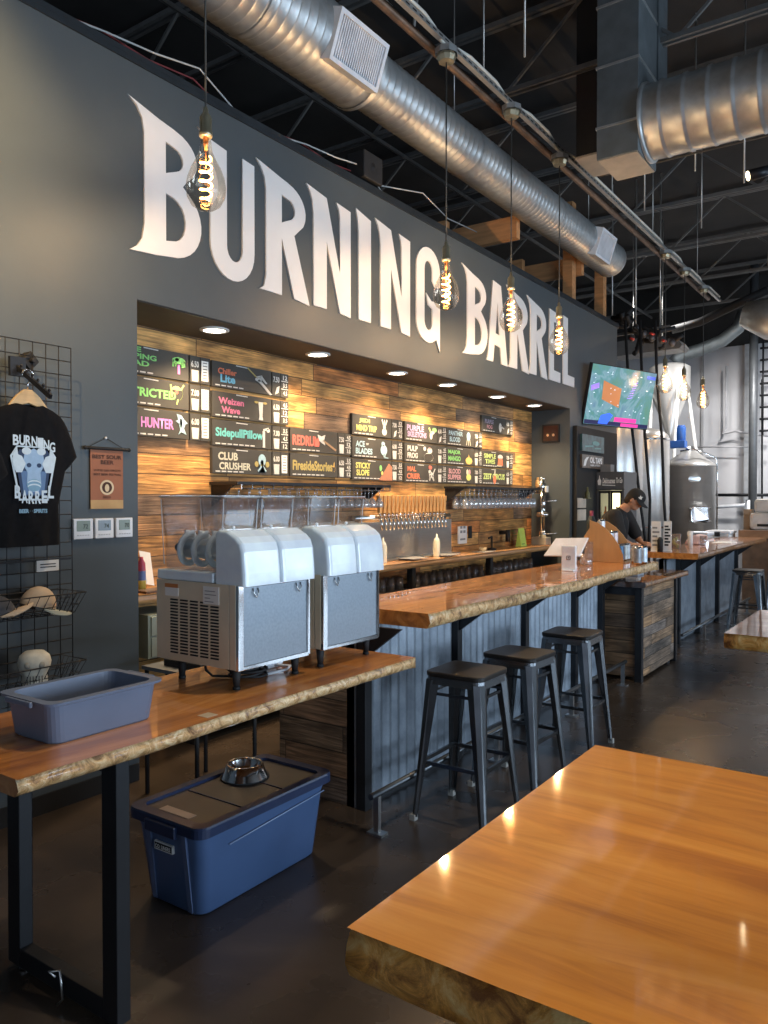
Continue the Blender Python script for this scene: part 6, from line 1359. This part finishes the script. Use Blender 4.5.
for i, (z0, z1) in enumerate(((1.535, 1.665), (1.37, 1.515))):
    tag(MB().box(WX + .061, WX + .066, 9.70, 10.0, z0, z1).build('paper_sheet', pm('tan_sheet', (.55,.48,.40), .8)), ('upper' if i == 0 else 'lower') + ' tan paper sheet pinned on the black panel', 'sheet')
fz = thing('display_cooler', (-3.55, 10.6, 0), 'tall lit drinks cooler with dark header sign behind the person', 'cooler')
a, b_ = -3.735, -3.36; yf = 10.4
MB().box(a, b_, yf, yf + .55, 0, .35).box(a, b_, yf + .02, yf + .55, 1.77, 2.02).box(a, a + .03, yf, yf + .55, .35, 1.77).box(b_ - .03, b_, yf, yf + .55, .35, 1.77).box(a + .03, b_ - .03, yf + .5, yf + .55, .35, 1.77).build('cabinet', pm('dark_grey_case', (.06,.063,.068), .4), fz)
MB().box(a, b_, yf - .01, yf + .02, 1.79, 2.01).build('header_sign', pm('dark_grey_sign', (.075,.078,.085), .5), fz)
F_ = Matrix.Translation((0, yf - .0105, 0)) @ FRONTM
text('header_text', 'Deliciousness', paper, fz, F_, (a + .085, 1.86), .175, .075, .03, shear=.25); text('header_text', 'To Go', paper, fz, F_, (a + .272, 1.865), .085, .075, .03, shear=.25)
shape('header_bottle', [[(a + .025, 1.84), (a + .06, 1.84), (a + .068, 1.90), (a + .05, 1.93), (a + .046, 1.97), (a + .040, 1.97), (a + .036, 1.93), (a + .018, 1.90)]], paper, fz, F_, .001)
shape('header_swash', [[(a + .08, 1.835), (a + .26, 1.828), (a + .26, 1.838), (a + .08, 1.848)]], paper, fz, F_, .001)
MB().box(a + .035, b_ - .035, yf + .47, yf + .495, .38, 1.75).build('lit_interior', glow('cooler_light', (1.0, .93, .55), 1.6), fz)
for (p, q) in ((a + .03, (a+b_)/2 - .005), ((a+b_)/2 + .005, b_ - .03)):
    d_ = MB().box(p, p + .022, yf, yf + .02, .36, 1.76).box(q - .022, q, yf, yf + .02, .36, 1.76).box(p, q, yf, yf + .02, .36, .39).box(p, q, yf, yf + .02, 1.73, 1.76).build('door_frame', blackm, fz)
for z in (.68, 1.0, 1.32): MB().box(a + .035, b_ - .035, yf + .10, yf + .46, z, z + .008).build('shelf', steel, fz)
cols = ['sap_green', 'amber_red', 'gold_can', 'blue_can']; cc = [(.20,.40,.12), (.55,.20,.08), (.65,.50,.12), (.12,.25,.5)]; n_ = 0
for z, nz_ in ((.688, 'low'), (1.008, 'middle'), (1.328, 'top')):
    for k in range(4):
        x = a + .07 + k*.078
        r = thing('cooler_bottle', (x, yf + .15, z), 'drink bottle in the lit cooler, %s shelf, %s from the left' % (nz_, ordn[k]), 'bottle', 'bottles in the lit cooler'); n_ += 1
        MB().lathe((x, yf + .16, z), [(.001, 0), (.026, 0), (.026, .13), (.011, .17), (.011, .22), (.001, .22)], 12).build('bottle_glass', pm(cols[(k + n_) % 4], cc[(k + n_) % 4], .3), r)
tag(MB().box(-3.70, -3.56, 10.45, 10.6, 2.021, 2.12).build('small_sign', pm('grey_sign', (.16,.16,.16), .5)), 'little grey sign standing on top of the drinks cooler', 'sign')
r = thing('jug', (-3.69, 10.1, 1.72), 'small dark bottle on a ledge left of the cooler', 'bottle'); MB().lathe((-3.69, 9.93, 1.668), [(.03, 0), (.03, .06), (.012, .09), (.012, .14), (.001, .14)], 12).box(-3.74, -3.66, 9.88, 9.99, 1.655, 1.668).build('bottle_body', pm('dark_olive', (.10,.10,.04), .4), r)
# ------------------------------------------------------------------ brew house
tank_m = pm('tank_steel', (.60,.59,.57), .32, .62, var=.04, scale=3, stretch=(1,1,6))
def tank(cx, cy, r_, zb, zt, lab, legs=True):
    t = thing('fermenter_tank', (cx, cy, 0), lab, 'tank')
    MB().lathe((cx, cy, 0), [(.08, zb - .55), (r_, zb), (r_, zt), (r_*.95, zt + .06), (r_*.7, zt + .15), (r_*.2, zt + .2), (.001, zt + .2)], 40).build('tank_shell', tank_m, t)
    MB().lathe((cx, cy, 0), [(r_ + .006, zt - .03), (r_ + .006, zt + .0)], 40).lathe((cx, cy, 0), [(r_ + .006, zb), (r_ + .006, zb + .03)], 40).build('weld_band', chrome, t)
    for k in range(4): an = PI/4 + k*PI/2; MB().cyl((cx + r_*.9*math.cos(an), cy + r_*.9*math.sin(an), 0), (cx + r_*.9*math.cos(an), cy + r_*.9*math.sin(an), zb + .1), .035, 10).build('leg', tank_m, t)
    MB().cyl((cx + .02, cy, zt + .2), (cx + .02, cy, zt + .4), .03, 10).build('top_valve', chrome, t)
tank(-4.26, 12.5, .50, 1.15, 2.9, 'tall steel fermenter just past the black panel, below the television')
tank(-4.13, 13.9, .42, 1.15, 2.70, 'slimmer steel fermenter right of the first one behind the hoses')
mt = thing('mash_tun', (-3.76, 15.5, 0), 'wide steel mash tank with shallow cone lid, manway door and blue motor', 'tank')
cx, cy, r_ = -3.765, 15.5, .47
MB().lathe((cx, cy, 0), [(.1, .55), (r_, .75), (r_, 2.25), (r_ + .02, 2.26), (r_ + .02, 2.29), (r_*.9, 2.33), (.12, 2.56), (.001, 2.57)], 44).build('tank_shell', tank_m, mt)
for k in range(4): an = PI/4 + k*PI/2; MB().cyl((cx + .4*math.cos(an), cy + .4*math.sin(an), 0), (cx + .4*math.cos(an), cy + .4*math.sin(an), .8), .035, 10).build('leg', tank_m, mt)
dv = Vector((.42, -.907, 0)); sv = Vector((.907, .42, 0)); cN = Vector((cx, cy, 0))
def tk(u, z, o=0): return cN + dv*(math.sqrt(max(0, r_*r_ - u*u)) + o) + sv*u + Vector((0, 0, z))
for z in (1.24, 1.48): MB().cyl(tk(-.10, z, .05), tk(.30, z, .05), .014, 10).build('manway_bar', chrome, mt)
MB().prism([tk(.1 + u, 1.36 + v, .03) for u, v in rrect(-.17, .17, -.16, .16, .08)], dv*.03).build('manway_door', chrome, mt, .01)
MB().prism([tk(-.0 + u, 2.02 + v, .006) for u, v in rrect(-.11, .11, -.05, .05, .05)], dv*.008).build('name_plate', steel, mt)
blue = pm('motor_blue', (.03,.12,.42), .4)
mo = at(668, 450, 'y', 15.4); m2 = at(686, 450, 'y', 15.4)
MB().box(mo.x, m2.x - .0, 15.3, 15.5, 2.62, 2.76).cyl((m2.x - .09, 15.4, 2.76), (m2.x - .09, 15.4, 3.02), .085, 20).cyl((m2.x - .09, 15.4, 3.02), (m2.x - .09, 15.4, 3.05), .07, 20).build('gear_motor', blue, mt, .01)
MB().cyl((cx, cy - .05, 2.5), (cx, cy - .05, 2.64), .05, 12).build('motor_mount', steel, mt)
MB().tube([tk(-.2, 2.55, -.2), tk(.0, 2.58, -.1), tk(.42, 2.42, .05), tk(.44, 2.2, .12), tk(.44, 1.0, .12)], .016, 8).build('lid_pipe', chrome, mt)
gh = thing('grist_hopper', (-4.4, 16.5, 3), 'silver grist hopper with conical bottom on slanted legs', 'hopper')
cx, cy = -4.40, 16.5
MB().lathe((cx, cy, 0), [(.001, 4.42), (.30, 4.40), (.40, 4.34), (.40, 3.95), (.41, 3.93), (.08, 3.02), (.07, 2.8), (.001, 2.8)], 36).build('hopper_shell', tank_m, gh)
for (x, y, x2, y2) in ((-4.15, 16.2, -4.3, 15.95), (-4.1, 16.7, -3.62, 16.9), (-4.7, 16.3, -4.8, 16.1)): MB().cyl((x, y, 3.95), (x2, y2, 0), .035, 12).build('leg', pm('pale_leg_paint', (.62,.62,.60), .4), gh)
# hoses and the hose rack
for i, (px, top_y, bot, lab) in enumerate((((625, 630, 640, 652, 658), 345, 0, 'black hose looping down left of the television edge'), ((640, 643, 650, 648, 648), 350, 1, 'black hose hanging behind the television'), ((655, 657, 662, 664, 668, 664, 655), 352, 2, 'thick black hose dropping in front of the fermenters'))):
    yy = 12.0; n = len(px); ys_ = [320 + (680 - 320)*k/(n-1) for k in range(n)]
    tag(MB().tube([at(px[k], ys_[k], 'y', (11.6, 11.72, 11.9)[i]) for k in range(n)], .021, 10).build('rubber_hose', blackm), lab, 'hose')
rkx = thing('pipe_rack', (-4.2, 12.2, 4.3), 'tangle of black valves and hoses hanging under the roof past the lettered wall', 'pipe rack')
rnd = random.Random(11); m = MB()
base = [(612, 318), (622, 312), (632, 320), (640, 326), (648, 330), (658, 332), (668, 335), (628, 330), (640, 338)]
for k in range(16):
    a = at(*base[k % 9], 'y', 11.9 + .3*rnd.random()); b_ = a + Vector((rnd.uniform(-.2, .45), rnd.uniform(-.3, .3), rnd.uniform(-.28, .10)))
    m.tube([a, (a + b_)/2 + Vector((0, 0, -.08)), b_], .022 + .02*rnd.random(), 8)
m.build('black_hoses', blackm, rkx)
for k in range(8): a = at(base[k][0] + 4, base[k][1] + 8, 'y', 11.8); MB().ball(a, .05, .05, .06, 10).build('valve_body', pm('dark_valve', (.10,.10,.11), .4, .5), rkx)
for (x, y) in ((630, 338), (662, 340), (650, 333)): a = at(x, y, 'y', 11.75); MB().cyl(a, a + Vector((.06, 0, -.03)), .018, 8).build('red_handle', pm('valve_red', (.5,.05,.04), .4), rkx)
a, b_ = at(612, 336, 'y', 12.2), at(660, 328, 'y', 12.2)
for k in range(3): p = a + (b_ - a)*k/2; MB().cyl(p, (p.x, p.y, 6.6), .012, 6).build('rack_rod', conduit_m, rkx)
MB().bar(a, b_ + (b_ - a)*.2, .04).build('rack_rail', joist_m, rkx)
ur = thing('unit_duct', (-4.0, 13, 4), 'flat dark rounded-end duct tray under the roof by the far wall', 'duct')
a, b_ = at(612, 357, 'y', 14), at(682, 345, 'y', 14)
MB().prism([a, (a + b_)/2 + Vector((0, 0, -.02)), b_ + Vector((-.05, 0, -.05)), b_, b_ + Vector((-.06, 0, .10)), b_ + Vector((-.45, 0, .22)), a + Vector((0, 0, .26))], (0, .5, 0)).build('tray', joist_m, ur)
for q in (a + Vector((.3, .25, .2)), b_ + Vector((-.4, .25, .1))): MB().cyl(q, (q.x, q.y, 6.6), .01, 6).build('tray_rod', conduit_m, ur)
# far right: pillar, pipes, ladder, machine, boxes
tag(MB().cyl((-3.08, 18.0, 0), (-3.08, 18.0, 6.6), .085, 20).build('steel_column', pm('dark_grey_column', (.13,.14,.15), .4, .3)), 'dark grey round column near the right edge before the far wall', 'column')
st(MB().box(-3.42, -3.22, 18.9, 18.99, 0, 5.1).build('trim_3', pm('white_trim', (.62,.64,.66), .5)))
st(MB().box(-4.35, -4.30, 18.95, 18.99, 0, 5.1).build('trim_4', pm('grey_trim', (.45,.45,.46), .5)))
ld = thing('wall_ladder', (-2.9, 18.3, 3), 'dark stair stringer with rungs beside the column at the right edge', 'ladder')
MB().cyl((-2.93, 18.2, 3.0), (-2.93, 18.2, 5.0), .02, 8).build('ladder_rail', black, ld)
for k in range(8): MB().cyl((-2.99, 18.2, 3.1 + k*.25), (-2.80, 18.2, 3.1 + k*.25), .025, 8).build('rung', black, ld)
tag(MB().tube([at(x, y, 'y', 18.5) for x, y in ((762, 500), (762, 380), (764, 376), (772, 376))], .02, 8).build('wall_pipe', black), 'thin dark pipe with an elbow at the right edge of the far wall', 'pipe')
tag(MB().cyl(at(716, 495, 'y', 18.5), at(772, 495, 'y', 18.5), .035, 8).build('wall_pipe', black), 'dark horizontal pipe low on the far wall right of the mash tank', 'pipe')
tag(MB().tube([at(x, y, 'y', 18.7) for x, y in ((726, 366), (726, 428), (722, 434), (735, 431), (768, 436))], .025, 8).build('wall_pipe', pm('grey_wall_pipe', (.42,.42,.44), .5)), 'pale grey pipe running down the far wall then right', 'pipe')
tag(MB().cyl(at(690, 447, 'y', 18.7), at(750, 447, 'y', 18.7), .015, 8).build('wall_pipe', pm('grey_wall_pipe', (.42,.42,.44), .5)), 'thin pale pipe level across the far wall above the mash tank', 'pipe')
tag(MB().tube([at(x, y, 'y', 17.5) for x, y in ((700, 508), (745, 505), (748, 500), (748, 582))], .04, 10).build('process_pipe', white), 'white process pipe turning down beside the column', 'pipe')
for i, (x0, x1, yt, yb, yy, c, lab, d_) in enumerate(((706, 729, 530.5, 549, 13.2, (.68,.69,.68), 'larger white ice chest behind the far bar', .5), (688, 707, 532, 548, 12.6, (.66,.62,.60), 'smaller white ice chest behind the far bar, left of the larger', .4))):
    a, b_ = at(x0, yt, 'y', yy), at(x1, yb, 'y', yy)
    r = thing('ice_chest', (a.x, yy, 0), lab, 'ice chest'); MB().box(a.x, b_.x, yy, yy + d_, .35, a.z - .05).build('chest_body', pm('chest_%d' % i, c, .45), r, .02)
    MB().box(a.x - .015, b_.x + .015, yy - .015, yy + d_ + .015, a.z - .05, a.z).build('chest_lid', white, r, .012); MB().box((a.x+b_.x)/2 - .04, (a.x+b_.x)/2 + .04, yy - .03, yy - .015, a.z - .09, a.z - .02).build('latch', blackm, r)
    tag(MB().box(a.x - .02, b_.x + .02, yy, yy + d_, 0, .345).build('chest_stand', blackm), 'black stand under the ' + lab.replace(' behind the far bar', ''), 'stand')
r = thing('packing_machine', (-1.9, 13.6, 0), 'white rounded machine cut off by the right edge, above the brown counter', 'machine')
a = at(749, 530, 'y', 13.6)
MB().box(a.x, a.x + .9, 13.6, 14.2, a.z, a.z + .28).build('machine_body', pm('warm_white', (.66,.64,.60), .35), r, .06)
MB().box(a.x + .05, a.x + .9, 13.7, 14.1, a.z + .28, a.z + .50).build('machine_top', pm('warm_white', (.66,.64,.60), .35), r, .05)
MB().box(a.x + .12, a.x + .7, 13.59, 13.6, a.z + .06, a.z + .10).build('machine_slot', blackm, r)
wc = thing('wood_counter', (-2.0, 13.5, 0), 'brown wooden counter at the right edge carrying the white machine', 'counter')
MB().box(a.x - .12, a.x + 1.2, 13.4, 14.4, a.z - .12, a.z).build('counter_top', slabwood('far_counter', (.25,.11,.05), (.35,.17,.08), (.42,.22,.11), axis=0, gloss=.3), wc)
MB().box(a.x - .08, a.x + 1.1, 13.5, 14.3, 0, a.z - .12).build('counter_body', pm('far_counter_body', (.20,.11,.06), .6, var=.3), wc)
tag(MB().box(a.x - .11, a.x - .01, 13.75, 14.05, a.z, a.z + .33).build('cardboard_box', pm('cardboard', (.33,.24,.16), .8)), 'brown cardboard box on the counter beside the white machine', 'box')
